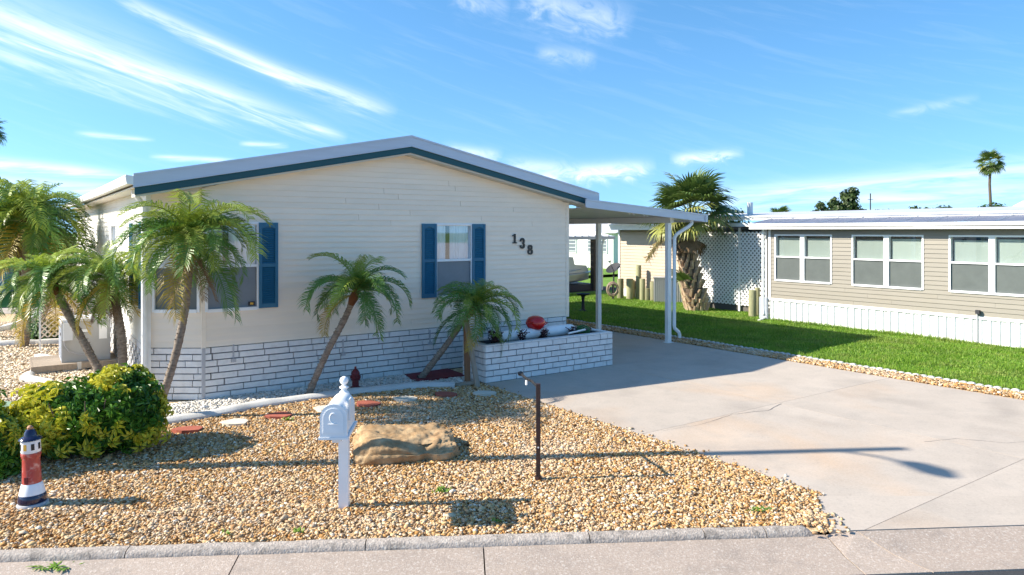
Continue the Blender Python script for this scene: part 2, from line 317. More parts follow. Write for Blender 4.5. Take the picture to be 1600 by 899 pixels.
gut = struct(put(None, 'gutter')); cur = struct(put(None, 'curb'))
gj = [-9, -6.2, -3.4, -.85, 1.95, 4.05, 7.18, 7.62, 10.9, 14, 17, 20]
for a, b in zip(gj[:-1], gj[1:]):
    m = MB(); g = .006
    q = [(a+g, -.62, -.085), (b-g, -.62, -.085), (b-g, -.30, -.078), (a+g, -.30, -.078), (a+g, .026, -.006 if a > 7.5 else -.03), (b-g, .026, -.006 if b > 7.5 else -.03)]
    skew = lambda t, n: t-(n+.3)*.45 if abs(t-7.62) < .1 else t
    m.add([(*st(skew(t, n), n), z) for t, n, z in q]+[(*st(skew(t, n), n), -.2) for t, n, z in q], [(0, 1, 2, 3), (3, 2, 5, 4), (0, 6, 7, 1), (1, 7, 8, 2), (2, 8, 11, 5), (3, 9, 6, 0), (4, 10, 9, 3), (5, 11, 10, 4)])
    m.build('gutter_slab', CONCG, gut)
def rough_curb(a, b, endtaper=False):
    prof = [(.0, -.07), (.004, -.03), (.018, .002), (.04, .018), (.075, .026), (.115, .028), (.135, .02), (.14, -.1)]
    m = MB(); k = max(2, int((b-a)/.05)); np_ = len(prof)
    for i in range(k+1):
        t = a+(b-a)*i/k
        for n, z in prof:
            j = mnoise.noise((t*9, n*30, z*30))*.007+mnoise.noise((t*2.1, 0, 3))*.008
            sc = 1.0 if not endtaper else max(0.25, min(1, (b-t)/.16))
            m.v.append((*st(t+0*j, n+j), -.07+(z+.07)*sc+j*.6))
    for i in range(k):
        for j in range(np_-1): m.f.append((i*np_+j, (i+1)*np_+j, (i+1)*np_+j+1, i*np_+j+1)); m.mi.append(0)
    m.f += [tuple(range(np_)), tuple(range(k*np_, (k+1)*np_))]; m.mi += [0, 0]
    return m.build('curb_stone', CURBM, cur, smooth=True)
cj = [-9, -7.1, -5, -2.9, -1.0, 1.0, 3.02, 5.0, 6.05, 6.62]
for a, b in zip(cj[:-1], cj[1:]): rough_curb(a+.005, b-.005)
rough_curb(6.625, 7.16, True); rough_curb(15.2, 17.5); rough_curb(17.51, 20)

drive = struct(put(None, 'driveway'))
ucut = [4.4, 7.45, 10.9]; vcut = [-16, -12.6, -8.9, -5.5, -1.57, 1.9, 5.2, 8.6, 12]
kx = (7.44-6.60)/(3.155-2.93)
for i in range(2):
    for j in range(len(vcut)-1):
        u0, u1 = ucut[i]+(.004 if i else 0), ucut[i+1]-(.004 if i == 0 else 0); v0, v1 = vcut[j]+.003, vcut[j+1]-.003
        if j >= 4 and i == 0: continue
        if j >= 4: u0 = 7.454 if j > 4 else 7.454
        if i == 0 and j < 3: u0 = 3.0
        poly = [uv(u0, v0), uv(u1, v0), uv(u1, v1), uv(u0, v1)]
        poly = above_street(poly, .034)
        if i == 0 and poly:
            poly = clip(poly, UX, UY, 4.4+AX*UX+AY*UY) if j >= 3 else poly
            # kinked left edge: u >= 4.35 above the kink, a steeper line below it
            if j < 3 and poly:
                far = clip(clip(poly, UX, UY, 4.35+AX*UX+AY*UY), 0, 1, 7.44)
                near = clip(clip(poly, 0, -1, -7.44), kx, -1, kx*2.93-6.60)
                for pc in (far, near):
                    if len(pc) > 2: MB().prism(pc, -.2, .0).build('slab', CONC, drive)
                continue
        if poly and len(poly) > 2: MB().prism(poly, -.2, 0).build('slab', CONC, drive)
MB().prism([uv(7.3, -1.57), uv(7.454, -1.57), uv(7.454, .0), uv(7.3, .0)], -.2, -.001).build('slab', CONC, drive)
# hairline cracks: thin dark mortar-filled strips lying in the slabs
def crack(pts, w=.006):
    m = MB(); pts = [(p[0]+random.uniform(-.03, .03), p[1]+random.uniform(-.03, .03)) for p in pts]
    P = []
    for (a, b) in zip(pts[:-1], pts[1:]):
        for k in range(6): t = k/6; P.append((a[0]+(b[0]-a[0])*t+random.uniform(-.012, .012), a[1]+(b[1]-a[1])*t+random.uniform(-.012, .012)))
    P.append(pts[-1])
    vs = []
    for i, p in enumerate(P):
        q = P[min(i+1, len(P)-1)]; r = P[max(i-1, 0)]; d = Vector((q[0]-r[0], q[1]-r[1])).normalized(); ww = w*random.uniform(.4, 1)*(1-.6*i/len(P))
        vs += [(p[0]-d.y*ww, p[1]+d.x*ww, .0035), (p[0]+d.y*ww, p[1]-d.x*ww, .0035)]
    m.add(vs, [(2*i, 2*i+1, 2*i+3, 2*i+2) for i in range(len(P)-1)]); return m.build('crack', MORTAR, drive)
crack([(4.30, 11.42), (3.9, 11.0), (3.3, 10.75), (2.75, 10.2), (2.1, 9.85)]); crack([(5.35, 9.36), (5.9, 9.5), (6.4, 9.3), (7.0, 9.45)])

# ------------------------------------------------------------------ loose gravel (stuff)
ICO = None
def stones(name, pts, size, m, label, zj=.012, base=.006, chip=True):
    """angular chips: jittered icosahedra merged into one mesh"""
    global ICO
    if ICO is None:
        bm = bmesh.new(); bmesh.ops.create_icosphere(bm, subdivisions=1, radius=1)
        ICO = (np.array([v.co[:] for v in bm.verts]), np.array([[v.index for v in f.verts] for f in bm.faces])); bm.free()
    iv, fi = ICO
    if chip:                                                # eight-cornered chips, 12 triangles
        iv = np.array([(x, y, z) for z in (-1, 1) for y in (-1, 1) for x in (-1, 1)])*.68
        fi = np.array([(0, 2, 1), (1, 2, 3), (4, 5, 6), (5, 7, 6), (0, 1, 4), (1, 5, 4), (2, 6, 3), (3, 6, 7), (0, 4, 2), (2, 4, 6), (1, 3, 5), (3, 7, 5)])
    n = len(pts); k = len(iv)
    s = size*np.exp(rng.normal(0, .33, (n, 1, 1)))*np.stack([rng.uniform(.75, 1.45, n), rng.uniform(.6, 1.0, n), rng.uniform(.38, .75, n)], 1)[:, None, :]
    v = iv[None]*(1+rng.uniform(-.32, .26, (n, k, 1)))*s
    tl = rng.normal(0, .4, (n, 2)); cx, sx = np.cos(tl[:, :1]), np.sin(tl[:, :1])
    y, z = v[..., 1].copy(), v[..., 2].copy(); v[..., 1] = y*cx-z*sx; v[..., 2] = y*sx+z*cx
    a = rng.uniform(0, 2*np.pi, (n, 1)); x, y = v[..., 0].copy(), v[..., 1].copy(); v[..., 0] = x*np.cos(a)-y*np.sin(a); v[..., 1] = x*np.sin(a)+y*np.cos(a)
    v[..., 0] += pts[:, :1]; v[..., 1] += pts[:, 1:2]; v[..., 2] += (base+rng.uniform(-.4, 1, (n, 1))*zj)
    if pts.shape[1] > 2: v[..., 2] += pts[:, 2:3]
    f = (fi[None]+(np.arange(n)*k)[:, None, None]).reshape(-1, 3)
    me = bpy.data.meshes.new(name); me.vertices.add(n*k); me.vertices.foreach_set('co', v.reshape(-1).astype(np.float32))
    me.loops.add(len(f)*3); me.loops.foreach_set('vertex_index', f.reshape(-1).astype(np.int32))
    me.polygons.add(len(f)); me.polygons.foreach_set('loop_start', (np.arange(len(f))*3).astype(np.int32)); me.update(); me.materials.append(m)
    o = put(me, name); tag(o, label, 'gravel', kind='stuff'); return o
EDG_UV = [(-2.4, -1.75), (-1.5, -1.5), (-.88, -1.25), (-.13, -1.14), (.78, -.96), (1.88, -.95), (2.70, -1.04), (3.37, -1.19), (3.85, -1.50)]
def edge_v(u): return np.interp(u, [p[0] for p in EDG_UV], [p[1] for p in EDG_UV])
STEPS = [(-4.45, 9.84), (-3.94, 10.20), (-3.44, 10.58), (-2.83, 11.00), (-2.27, 11.28), (-1.74, 11.62), (-1.10, 11.94), (-.46, 12.03)]
def uvarr(p): return (p[:, 0]-AX)*UX+(p[:, 1]-AY)*UY, -(p[:, 0]-AX)*UY+(p[:, 1]-AY)*UX
n = 200000
p = np.stack([rng.uniform(-8.5, 3.4, n), rng.uniform(5.9, 13.6, n)], 1)
u_, v_ = uvarr(p); sn = -(p[:, 0]-QX)*SY+(p[:, 1]-QY)*SX
left_of_drive = np.where(p[:, 1] > 7.44, u_ < 4.375+rng.normal(0, .008, n), p[:, 0] < 2.93+(p[:, 1]-6.60)/kx+.0)
bed = (sn > .15) & left_of_drive & (v_ < edge_v(u_)-.06) & ~((v_ > -2.2) & (u_ < -2.4) & (rng.random(n) < .7)) & (np.abs(p[:, 0]) < p[:, 1]*.76+.4)
for sx, sy in STEPS: bed &= ((p[:, 0]-sx)**2/.20**2+(p[:, 1]-sy)**2/.16**2) > 1
stones('gravel_bed', p[bed], .0148, GRAVS, 'tan and orange river gravel spread over the front bed', .012, chip=False)
spill = np.stack([rng.uniform(2.75, 3.15, 160), rng.uniform(6.5, 6.95, 160)], 1); spill = spill[(spill[:, 0] < 2.98+(spill[:, 1]-6.6)/kx+np.abs(rng.normal(0, .06, 160)))]
pe = np.stack([4.41+np.abs(rng.normal(0, .07, 45)), rng.uniform(-8.0, -1.9, 45)], 1)
pe = np.stack([AX+UX*pe[:, 0]-UY*pe[:, 1], AY+UY*pe[:, 0]+UX*pe[:, 1]], 1); spill = np.concatenate([spill, pe])
stones('spilled_gravel', spill, .016, GRAVS, 'few tan gravel chips strayed onto the concrete along the bed', .004, .008)
n = 16000; p = np.stack([rng.uniform(-1.0, 4.4, n), rng.uniform(-1.6, -.03, n)], 1)
k = (p[:, 1] > edge_v(p[:, 0])+.06) & ~((p[:, 0] > 3.7) & (p[:, 1] > -.85)) & ~((p[:, 0] < 0) & (p[:, 1] > .0-p[:, 0]*.0-.04))
pw = np.stack([AX+UX*p[:, 0]-UY*p[:, 1], AY+UY*p[:, 0]+UX*p[:, 1]], 1)[k]
n = 26000; q_ = np.stack([rng.uniform(-11.5, -6.0, n), rng.uniform(6.2, 11.5, n)], 1); uq, vq = uvarr(q_)
q_ = q_[(-(q_[:, 0]-QX)*SY+(q_[:, 1]-QY)*SX > .16) & (np.abs(q_[:, 0]) >= q_[:, 1]*.76+.4)]
stones('verge_gravel', q_, .020, GRAVS, 'tan gravel around the street lamp foot left of the shrubs', .010)
stones('pale_gravel', pw, .0185, GRAVWS, 'white and grey stone chips between house skirting and edging', .010)
n = 34000; p = np.stack([rng.uniform(-6, -.8, n), rng.uniform(.3, 14, n)], 1); p = p[(p[:, 0] < -.8)]
pw = np.stack([AX+UX*p[:, 0]-UY*p[:, 1], AY+UY*p[:, 0]+UX*p[:, 1]], 1); pw = pw[np.abs(pw[:, 0]) < pw[:, 1]*.76+.4]
stones('side_yard_gravel', pw, .022, SIDEGS, 'pale tan stone chips in the side yard around the air conditioner', .006)
n = 16000; p = np.stack([rng.uniform(10.92, 11.42, n), rng.uniform(-9.2, 11, n)], 1)
pw = np.stack([AX+UX*p[:, 0]-UY*p[:, 1], AY+UY*p[:, 0]+UX*p[:, 1]], 1)
stones('edging_gravel', pw, .0185, GRAVS, 'narrow strip of tan gravel between driveway and lawn', .014, .012)

# lawn blades (stuff)
n = 210000; p = np.stack([rng.uniform(11.62, 18.5, n), rng.uniform(-11, 11.5, n)], 1)
d_ = np.hypot(AX+UX*p[:, 0]-UY*p[:, 1], AY+UY*p[:, 0]+UX*p[:, 1]); p = p[rng.random(n) < np.clip(22/d_, 0, 1)**1.5]
p = p[~((p[:, 0] > 16.62) & (p[:, 1] < 1.25))]
X = AX+UX*p[:, 0]-UY*p[:, 1]; Y = AY+UY*p[:, 0]+UX*p[:, 1]; k = (np.abs(X) < Y*.76+.3); X, Y = X[k], Y[k]; n = len(X)
ue = np.concatenate([rng.uniform(16.45, 16.68, 7000), np.abs(rng.normal(0, .07, 9000))+11.51]); ve = np.concatenate([rng.uniform(-11, 1, 7000), rng.uniform(-9.3, 11, 9000)])
X = np.concatenate([X, AX+UX*ue-UY*ve]); Y = np.concatenate([Y, AY+UY*ue+UX*ve]); tall = np.concatenate([np.ones(n), rng.uniform(1.2, 2.6, 16000)]); n = len(X)
pat = np.array([mnoise.noise((x*.9, y*.9, 0)) for x, y in zip(X, Y)])
a = rng.uniform(0, 6.28, n); h = rng.uniform(.028, .06, n)*(1+.6*pat)*tall; w = rng.uniform(.004, .009, n)*1.4; ln = rng.normal(0, .02, (n, 2))
v = np.empty((n, 3, 3)); v[:, 0] = np.stack([X-np.cos(a)*w, Y-np.sin(a)*w, np.zeros(n)], 1); v[:, 1] = np.stack([X+np.cos(a)*w, Y+np.sin(a)*w, np.zeros(n)], 1)
v[:, 2] = np.stack([X+ln[:, 0], Y+ln[:, 1], h], 1)
me = bpy.data.meshes.new('lawn_grass'); me.vertices.add(3*n); me.vertices.foreach_set('co', v.reshape(-1).astype(np.float32)); me.loops.add(3*n); me.loops.foreach_set('vertex_index', np.arange(3*n, dtype=np.int32))
me.polygons.add(n); me.polygons.foreach_set('loop_start', (np.arange(n)*3).astype(np.int32)); me.update(); me.materials.append(BLADE)
tag(put(me, 'lawn_grass'), 'short bright green mown grass beside the driveway', 'grass', kind='stuff')

# lawn edging: scalloped white blocks between gravel strip and lawn
le = thing('lawn_edging', 'row of small scalloped white concrete edging blocks along the lawn', 'edging', (*uv(11.48, 0), 0), TH)
mb = MB(); mb.extr([(-.064, -.05), (.064, -.05), (.064, .025), (.045, .045), (.0, .054), (-.045, .045), (-.064, .025)], (-.03, 0, 0), (.03, 0, 0), (0, 1, 0), (0, 0, 1)); sc_me = mb.mesh('block', EDGEM)
for i in range(146):
    put(sc_me, 'block', le, (random.uniform(-.008, .008), -9.4+i*.137, random.uniform(-.012, .005)), rot=(random.uniform(-.05, .05), random.uniform(-.06, .06), random.uniform(-.05, .05)))

# curved white edging of the planting strip
ed = thing('garden_edging', 'curved white concrete edging between white chips and tan gravel', 'edging')
pts = [uv(*p) for p in EDG_UV]
def spl(pts, n):
    out = []
    for i in range(len(pts)-1):
        p0, p1, p2, p3 = pts[max(i-1, 0)], pts[i], pts[i+1], pts[min(i+2, len(pts)-1)]
        for k in range(n):
            t = k/n; out.append(tuple(.5*(2*b+(c-a)*t+(2*a-5*b+4*c-d)*t*t+(-a+3*b-3*c+d)*t**3) for a, b, c, d in zip(p0, p1, p2, p3)))
    return out+[tuple(pts[-1])]
def kerb_run(P, w, h, parent, name, m, seglen=14):
    prof = [(-w, -.05), (-w*.95, h*.55), (-w*.6, h*.95), (0, h*1.05), (w*.6, h*.92), (w*.95, h*.5), (w, -.05)]
    k = 0
    while k < len(P)-1:
        Q = P[k:k+seglen+1]; b = MB(); c = len(prof)
        for i, q in enumerate(Q):
            gi = k+i; r = P[min(gi+1, len(P)-1)]; l = P[max(gi-1, 0)]; d = Vector((r[0]-l[0], r[1]-l[1])).normalized()
            for a, z in prof:
                j = 1+.18*mnoise.noise((q[0]*3, q[1]*3, a*4)); b.v.append((q[0]-d.y*a*j, q[1]+d.x*a*j, z*j))
        for i in range(len(Q)-1):
            for j in range(c-1): b.f.append((i*c+j, (i+1)*c+j, (i+1)*c+j+1, i*c+j+1)); b.mi.append(0)
        b.f += [tuple(range(c)), tuple(range((len(Q)-1)*c, len(Q)*c))]; b.mi += [0, 0]
        b.build(name, m, parent, smooth=True); k += seglen
kerb_run(spl(pts, 10), .13, .085, ed, 'edging_piece', EDGEM, 13)
e2 = thing('side_yard_edging', 'winding low concrete edging in the side yard left of the air conditioner', 'edging')
kerb_run(spl([(-8.0, 12.3), (-8.35, 12.9), (-8.9, 13.2), (-9.2, 13.7), (-9.1, 14.4), (-9.5, 15.1), (-10.3, 15.6)], 8), .1, .08, e2, 'edging_piece', EDGEM, 12)
e3 = thing('path_edging', 'straight low concrete edging crossing the side yard behind the air conditioner', 'edging')
kerb_run(spl([(-13.6, 16.8), (-12.2, 17.2), (-10.9, 17.5), (-10.2, 17.9)], 6), .1, .12, e3, 'edging_piece', EDGEM, 9)
kerb_run(spl([(-15.2, 18.0), (-14.1, 19.2), (-14.6, 21.5), (-15.6, 23.6)], 6), .12, .12, e3, 'edging_piece', EDGEM, 9)
sheet('side_path', [(-22, 23.8), (-13.5, 23.8), (-13.9, 25.6), (-22, 25.6)], .004, CONC)
tag(MB().prism([(-8.35+.75*math.cos(a)*1.0, 10.95+.55*math.sin(a)) for a in [i*.2618 for i in range(24)]], -.05, .03).build('painted_slab', GREENSL), 'pale green painted concrete slab behind the yellow shrub', 'slab')

# stepping stones
names = ['salmon red flat stepping stone beside the yellow and green shrub', 'pale flat stepping stone next to the salmon one by the shrub', 'dark red stepping stone in front of the shaded chamfered corner',
         'grey pale stepping stone behind the mailbox', 'dark red stepping stone right behind the mailbox', 'cream stepping stone behind the long sandstone rock', 'red stepping stone by the end of the white edging', 'pale stepping stone near the brick planter corner']
for i, (x, y) in enumerate(STEPS):
    a = [j*2*math.pi/11 for j in range(11)]; rr = [random.uniform(.8, 1.08) for _ in a]
    b = MB(); b.prism([(.21*math.cos(t)*r, .155*math.sin(t)*r) for t, r in zip(a, rr)], -.03, .042)
    o = b.build('stepping_stone', REDST if i in (0, 2, 4, 6) else PALEST, None, loc=(x, y, 0), rz=random.uniform(-.3, .3)); o.rotation_euler.x = random.uniform(-.03, .06)
    tag(o, names[i], 'stone', 'stepping stones along the edging')

# ------------------------------------------------------------------ siding, bricks, windows
def siding(parent, P, s0, s1, z0, pitch, rows, m, holes=(), top=None, name='siding_board', lap=.021):
    for r in range(rows):
        a, b = z0+r*pitch, z0+(r+1)*pitch; zc = (a+b)/2
        if top:
            (l0, r0), (l1, r1) = top(a), top(b); l0, r0, l1, r1 = max(s0, l0), min(s1, r0), max(s0, l1), min(s1, r1)
            if r0-l0 < .05: break
            if l1 > r1: l1 = r1 = (l1+r1)/2
        else: l0 = l1 = s0; r0 = r1 = s1
        cuts = [(l0, l1)]
        for h in sorted(holes):
            if h[2] < zc < h[3]: cuts += [(h[0], h[0]), (h[1], h[1])]
        cuts.append((r0, r1))
        segs = []
        for k in range(0, len(cuts), 2):
            (a0, a1), (b0, b1) = cuts[k], cuts[k+1]
            while min(b0, b1)-max(a0, a1) > 4.2:            # vinyl comes in lengths: staggered butt seams
                m_ = max(a0, a1)+(2.2+1.7*((r*.618+.3) % 1)); segs.append(((a0, a1), (m_, m_))); a0 = a1 = m_+.003
            segs.append(((a0, a1), (b0, b1)))
        for (a0, a1), (b0, b1) in segs:
            if b0-a0 < .02: continue
            q = [(a0, lap, a), (b0, lap, a), (b1, .004, b), (a1, .004, b), (a0, -.006, a), (b0, -.006, a), (b1, -.006, b), (a1, -.006, b)]
            MB().add([P(*t) for t in q], [(0, 1, 2, 3), (0, 4, 5, 1), (3, 2, 6, 7), (0, 3, 7, 4), (1, 5, 6, 2), (4, 7, 6, 5)]).build(name, m, parent)
BRK = {}
def brick_mesh(L, h=.0925, d=.03):
    k = (round(L, 2), h)
    if k not in BRK:
        c = .003; b = MB()
        b.add([(0, 0, 0), (L, 0, 0), (L, 0, h), (0, 0, h), (c, -d, c), (L-c, -d, c), (L-c, -d, h-c), (c, -d, h-c)],
              [(4, 5, 6, 7), (0, 1, 5, 4), (1, 2, 6, 5), (2, 3, 7, 6), (3, 0, 4, 7)]); BRK[k] = b.mesh('brick', BRICKW)
    return BRK[k]
def brickwork(parent, origin, ang, L, rows, pitch=.106, bl=.42, seed=0, h=.0925, offs=(0, .5, .22, .72)):
    rd = random.Random(seed); n = 0
    for r in range(rows):
        x = -bl*offs[r % 4]
        while x < L-.03:
            w = bl*(.55 if rd.random() < .06 else 1)
            a, b = max(x, 0), min(x+w-.0145, L); x += w
            if b-a < .035: continue
            w2 = round(b-a, 2); a = min(a, L-w2)
            o = put(brick_mesh(w2, h), 'brick', parent, (origin[0]+math.cos(ang)*a, origin[1]+math.sin(ang)*a, origin[2]+r*pitch+.004), ang)
            n += 1
def window(parent, P, s0, s1, z0, z1, double=False, upper=None, lower=None, curtain=CURT, sash=.5, fw=.045, pn='window', proud=.03, screen=None):
    """sash window: frame mesh with panes, screen and blind as sub-parts"""
    def bar(b, a0, a1, c0, c1, n0=-.11, n1=proud):
        q = [(s, n, z) for z in (c0, c1) for n in (n0, n1) for s in (a0, a1)]; b.add([P(*t) for t in q], [(0, 2, 3, 1), (4, 5, 7, 6), (0, 1, 5, 4), (2, 6, 7, 3), (0, 4, 6, 2), (1, 3, 7, 5)])
    f = MB(); e = .0015
    bar(f, s0-fw, s0, z0-fw, z1+fw); bar(f, s1, s1+fw, z0-fw, z1+fw); bar(f, s0+e, s1-e, z1, z1+fw-e); bar(f, s0+e, s1-e, z0-fw*1.2, z0, n1=proud+.012)
    units = [(s0, s1)]
    if double:
        m = (s0+s1)/2; mw = .07; bar(f, m-mw, m+mw, z0+e, z1-e, n1=proud-.003); units = [(s0, m-mw), (m+mw, s1)]
    w = f.build(pn, FRAMEW, parent); zm = z0+(z1-z0)*sash
    for i, (a, b) in enumerate(units):
        r = MB(); bar(r, a+e, b-e, zm-.022, zm+.022, -.05, proud-.008); r.build('meeting_rail', FRAMEW, w)
        def quad(n, c0, c1, name, m, ins=.0): MB().add([P(a+ins, n, c0), P(b-ins, n, c0), P(b-ins, n, c1), P(a+ins, n, c1)], [(0, 1, 2, 3)]).build(name, m, w)
        quad(-.030, zm+.02, z1, 'pane', GLASS); quad(-.012, z0, zm-.02, 'screen', screen or SCREEN)
        if curtain is CURT:
            c = MB(); k = 40; vs = []
            for j in range(k+1):
                s = a+(b-a)*j/k; nn = -.085+.014*math.sin(j*1.3)+.006*math.sin(j*3.1); vs += [P(s, nn, z0), P(s, nn, z1)]
            c.add(vs, [(2*j, 2*j+2, 2*j+3, 2*j+1) for j in range(k) if not 12 < j < 18]).build('curtain', CURT, w, smooth=True, fix=False)
        else: quad(-.075, z0+.0, z1-.05-.05*((i*.37+s0*.71) % 1), 'blind', curtain, .02+.03*((i*.53+s0*.31) % 1))
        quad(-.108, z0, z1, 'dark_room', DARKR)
    return w
def shutter(parent, P, s0, s1, z0, z1):
    def bx(b, a0, a1, c0, c1, n0, n1):
        q = [(s, n, z) for z in (c0, c1) for n in (n0, n1) for s in (a0, a1)]; b.add([P(*t) for t in q], [(0, 2, 3, 1), (4, 5, 7, 6), (0, 1, 5, 4), (2, 6, 7, 3), (0, 4, 6, 2), (1, 3, 7, 5)])
    b = MB(); w = .05; e = .001; zm = z0+(z1-z0)*.50
    bx(b, s0, s0+w, z0, z1, .018, .055); bx(b, s1-w, s1, z0, z1, .018, .055)
    for c0, c1 in ((z0+e, z0+.075), (zm-.03, zm+.03), (z1-.06, z1-e)): bx(b, s0+w+e, s1-w-e, c0, c1, .018, .052)
    bx(b, s0+w*.5, s1-w*.5, z0+.02, z1-.02, .012, .022)
    k = 8                                   # arched head of the top panel
    for j in range(k):
        t0, t1 = j/k, (j+1)/k; a0, a1 = s0+w+(s1-s0-2*w)*t0, s0+w+(s1-s0-2*w)*t1
        hgt = .045*(2*abs((t0+t1)/2-.5))**1.6+.004; bx(b, a0, a1, z1-.06-hgt, z1-.0605, .02, .05)
    o = b.build('shutter', SHUT, parent)
    l = MB()
    for c0, c1 in ((z0+.075, zm-.03), (zm+.03, z1-.09)):
        kk = int((c1-c0)/.036)
        for j in range(kk):
            z = c0+(j+.5)*(c1-c0)/kk
            q = [(s0+w, .022, z+.016), (s1-w, .022, z+.016), (s1-w, .046, z-.014), (s0+w, .046, z-.014), (s0+w, .022, z+.010), (s1-w, .022, z+.010), (s1-w, .042, z-.018), (s0+w, .042, z-.018)]
            l.add([P(*t) for t in q], [(0, 1, 2, 3), (4, 7, 6, 5), (3, 2, 6, 7), (0, 4, 5, 1)])
    l.build('louvre_panel', SHUT, o); return o

# ------------------------------------------------------------------ the house (no. 138)
HW, HL = 7.66, 15.5      # front wall width from the chamfer, depth
house = thing('mobile_home', 'cream lap-sided mobile home with teal gable trim and the number 138', 'house', (AX, AY, 0), TH)
SK = .85; LX, LV = -.75, .53        # left wall at u=-.75, chamfer ends at v=.53
RIDGE_U, SL = 3.6, .2
def under(u): return 4.20-SL*abs(u-RIDGE_U)
PF = lambda s, n, z: (s, -n, z)
cl = math.hypot(LX, LV); cdx, cdy = -LX/cl, -LV/cl           # chamfer direction, left end -> corner
PC = lambda s, n, z: (LX+cdx*s+cdy*n, LV+cdy*s-cdx*n, z)
PL = lambda s, n, z: (LX-n, s, z)
# backing walls
MB().add([(0, .13, SK), (HW-.02, .13, SK), (HW-.02, .13, under(HW)), (RIDGE_U, .13, 4.2), (0, .13, under(0))], [(0, 1, 2, 3, 4)]).build('wall_backing', DARKR, house)
MB().box(HW-.10, HW, .01, HL, SK, 3.5).build('side_wall', CREAM, house)
MB().box(LX+.13, LX+.2, LV, HL, SK, 3.45).build('wall_backing', DARKR, house)
MB().box(LX+.13, HW-.12, HL-.1, HL, SK, 3.45).build('back_wall', CREAM, house)
WZ0, WZ1 = 1.47, 2.86
holes_f = [(.06, .84, WZ0, WZ1), (4.31, 5.09, WZ0, WZ1)]
def gab(z):
    d = (4.20-z)/SL; return RIDGE_U-d, RIDGE_U+d
siding(house, PF, .0, HW, SK, .1, 34, CREAM, holes_f, gab)
siding(house, PC, .0, cl, SK, .1, 26, CREAM, [(.13, cl-.10, WZ0, WZ1)])
siding(house, PL, LV, HL, SK, .1, 26, WHITE_SIDE, [(1.15, 1.95, WZ0, WZ1), (4.6, 5.4, WZ0, WZ1)])
for nm, q in (('corner_trim', (HW-.07, HW+.012, -.024, .06)), ('corner_trim', (-.035, .03, -.024, .03))):
    MB().box(*q, SK-.02, under(q[0])-.02 if q[0] > 1 else 3.44).build(nm, CREAM, house)
window(house, PF, .06, .84, WZ0, WZ1, screen=SCREEN); w2 = window(house, PF, 4.31, 5.09, WZ0, WZ1, screen=SCREEN)
window(house, PC, .13, cl-.10, WZ0, WZ1, screen=SCREENL); window(house, PL, 1.15, 1.95, WZ0, WZ1); window(house, PL, 4.6, 5.4, WZ0, WZ1)
for a, b in ((.87, 1.19), (3.97, 4.29), (5.115, 5.43)): shutter(house, PF, a, b, WZ0-.03, WZ1+.03)
shutter(house, PL, .80, 1.12, WZ0-.03, WZ1+.03); shutter(house, PL, 1.98, 2.30, WZ0-.03, WZ1+.03)
# sticker in the lower sash, outlet plate on the chamfer
st_o = MB().box(.70, .81, -.016, -.012, 1.49, 1.56).build('window_sticker', BLACK, house)
MB().add([(.73, -.0175, 1.51), (.78, -.0175, 1.505), (.785, -.0175, 1.54), (.735, -.0175, 1.545)], [(0, 1, 2, 3)]).build('sticker_mark', YEL, st_o)
MB().add([PC(s, n, z) for z in (1.13, 1.19) for n in (.0, .025) for s in (.50, .60)], [(0, 2, 3, 1), (4, 5, 7, 6), (0, 1, 5, 4), (2, 6, 7, 3), (0, 4, 6, 2), (1, 3, 7, 5)]).build('vent_plate', GREYP, house)
# skirting
sk = MB().box(.0, HW-.06, .012, .09, -.1, SK).build('skirting', MORTAR, house); brickwork(sk, (0, .012, 0), 0, HW-.06, 8, seed=3)
csk = MB(); csk.add([PC(s, n, z) for z in (-.1, SK) for n in (-.09, -.012) for s in (.0, cl)], [(0, 2, 3, 1), (4, 5, 7, 6), (0, 1, 5, 4), (2, 6, 7, 3), (0, 4, 6, 2), (1, 3, 7, 5)])
csk = csk.build('skirting', MORTAR, house); o_ = PC(0, -.012, 0); brickwork(csk, (o_[0], o_[1], 0), math.atan2(cdy, cdx), cl, 8, seed=9)
MB().box(-.03, .02, -.035, .03, -.02, SK-.01).build('corner_conduit', GREYP, house)
lsk = MB().box(LX+.06, LX+.10, LV, HL, -.1, SK).build('skirting', MORTAR, house)
bb = MB(); bb.box(-.03, .05, 0, .19, 0, .098); bb_me = bb.mesh('block', BRICKW)
for r in range(8):
    for c in range(30):
        if (c+r) % 2 == 0 or r in (0, 7): put(bb_me, 'block', lsk, (LX+.005, LV+.02+c*.2, r*.106+.004))
MB().box(HW-.05, HW-.01, .09, HL, -.1, SK).build('skirting', BRICKW, house)
# vents / hose brackets on the skirting
for s, z in ((.46, .60), (2.37, .52), (4.15, .55)):
    b = MB(); b.box(s-.012, s+.012, -.032, -.015, z, z+.26).box(s-.035, s+.035, -.055, -.0155, z-.03, z+.03); b.build('skirting_bracket', GREYP, house)
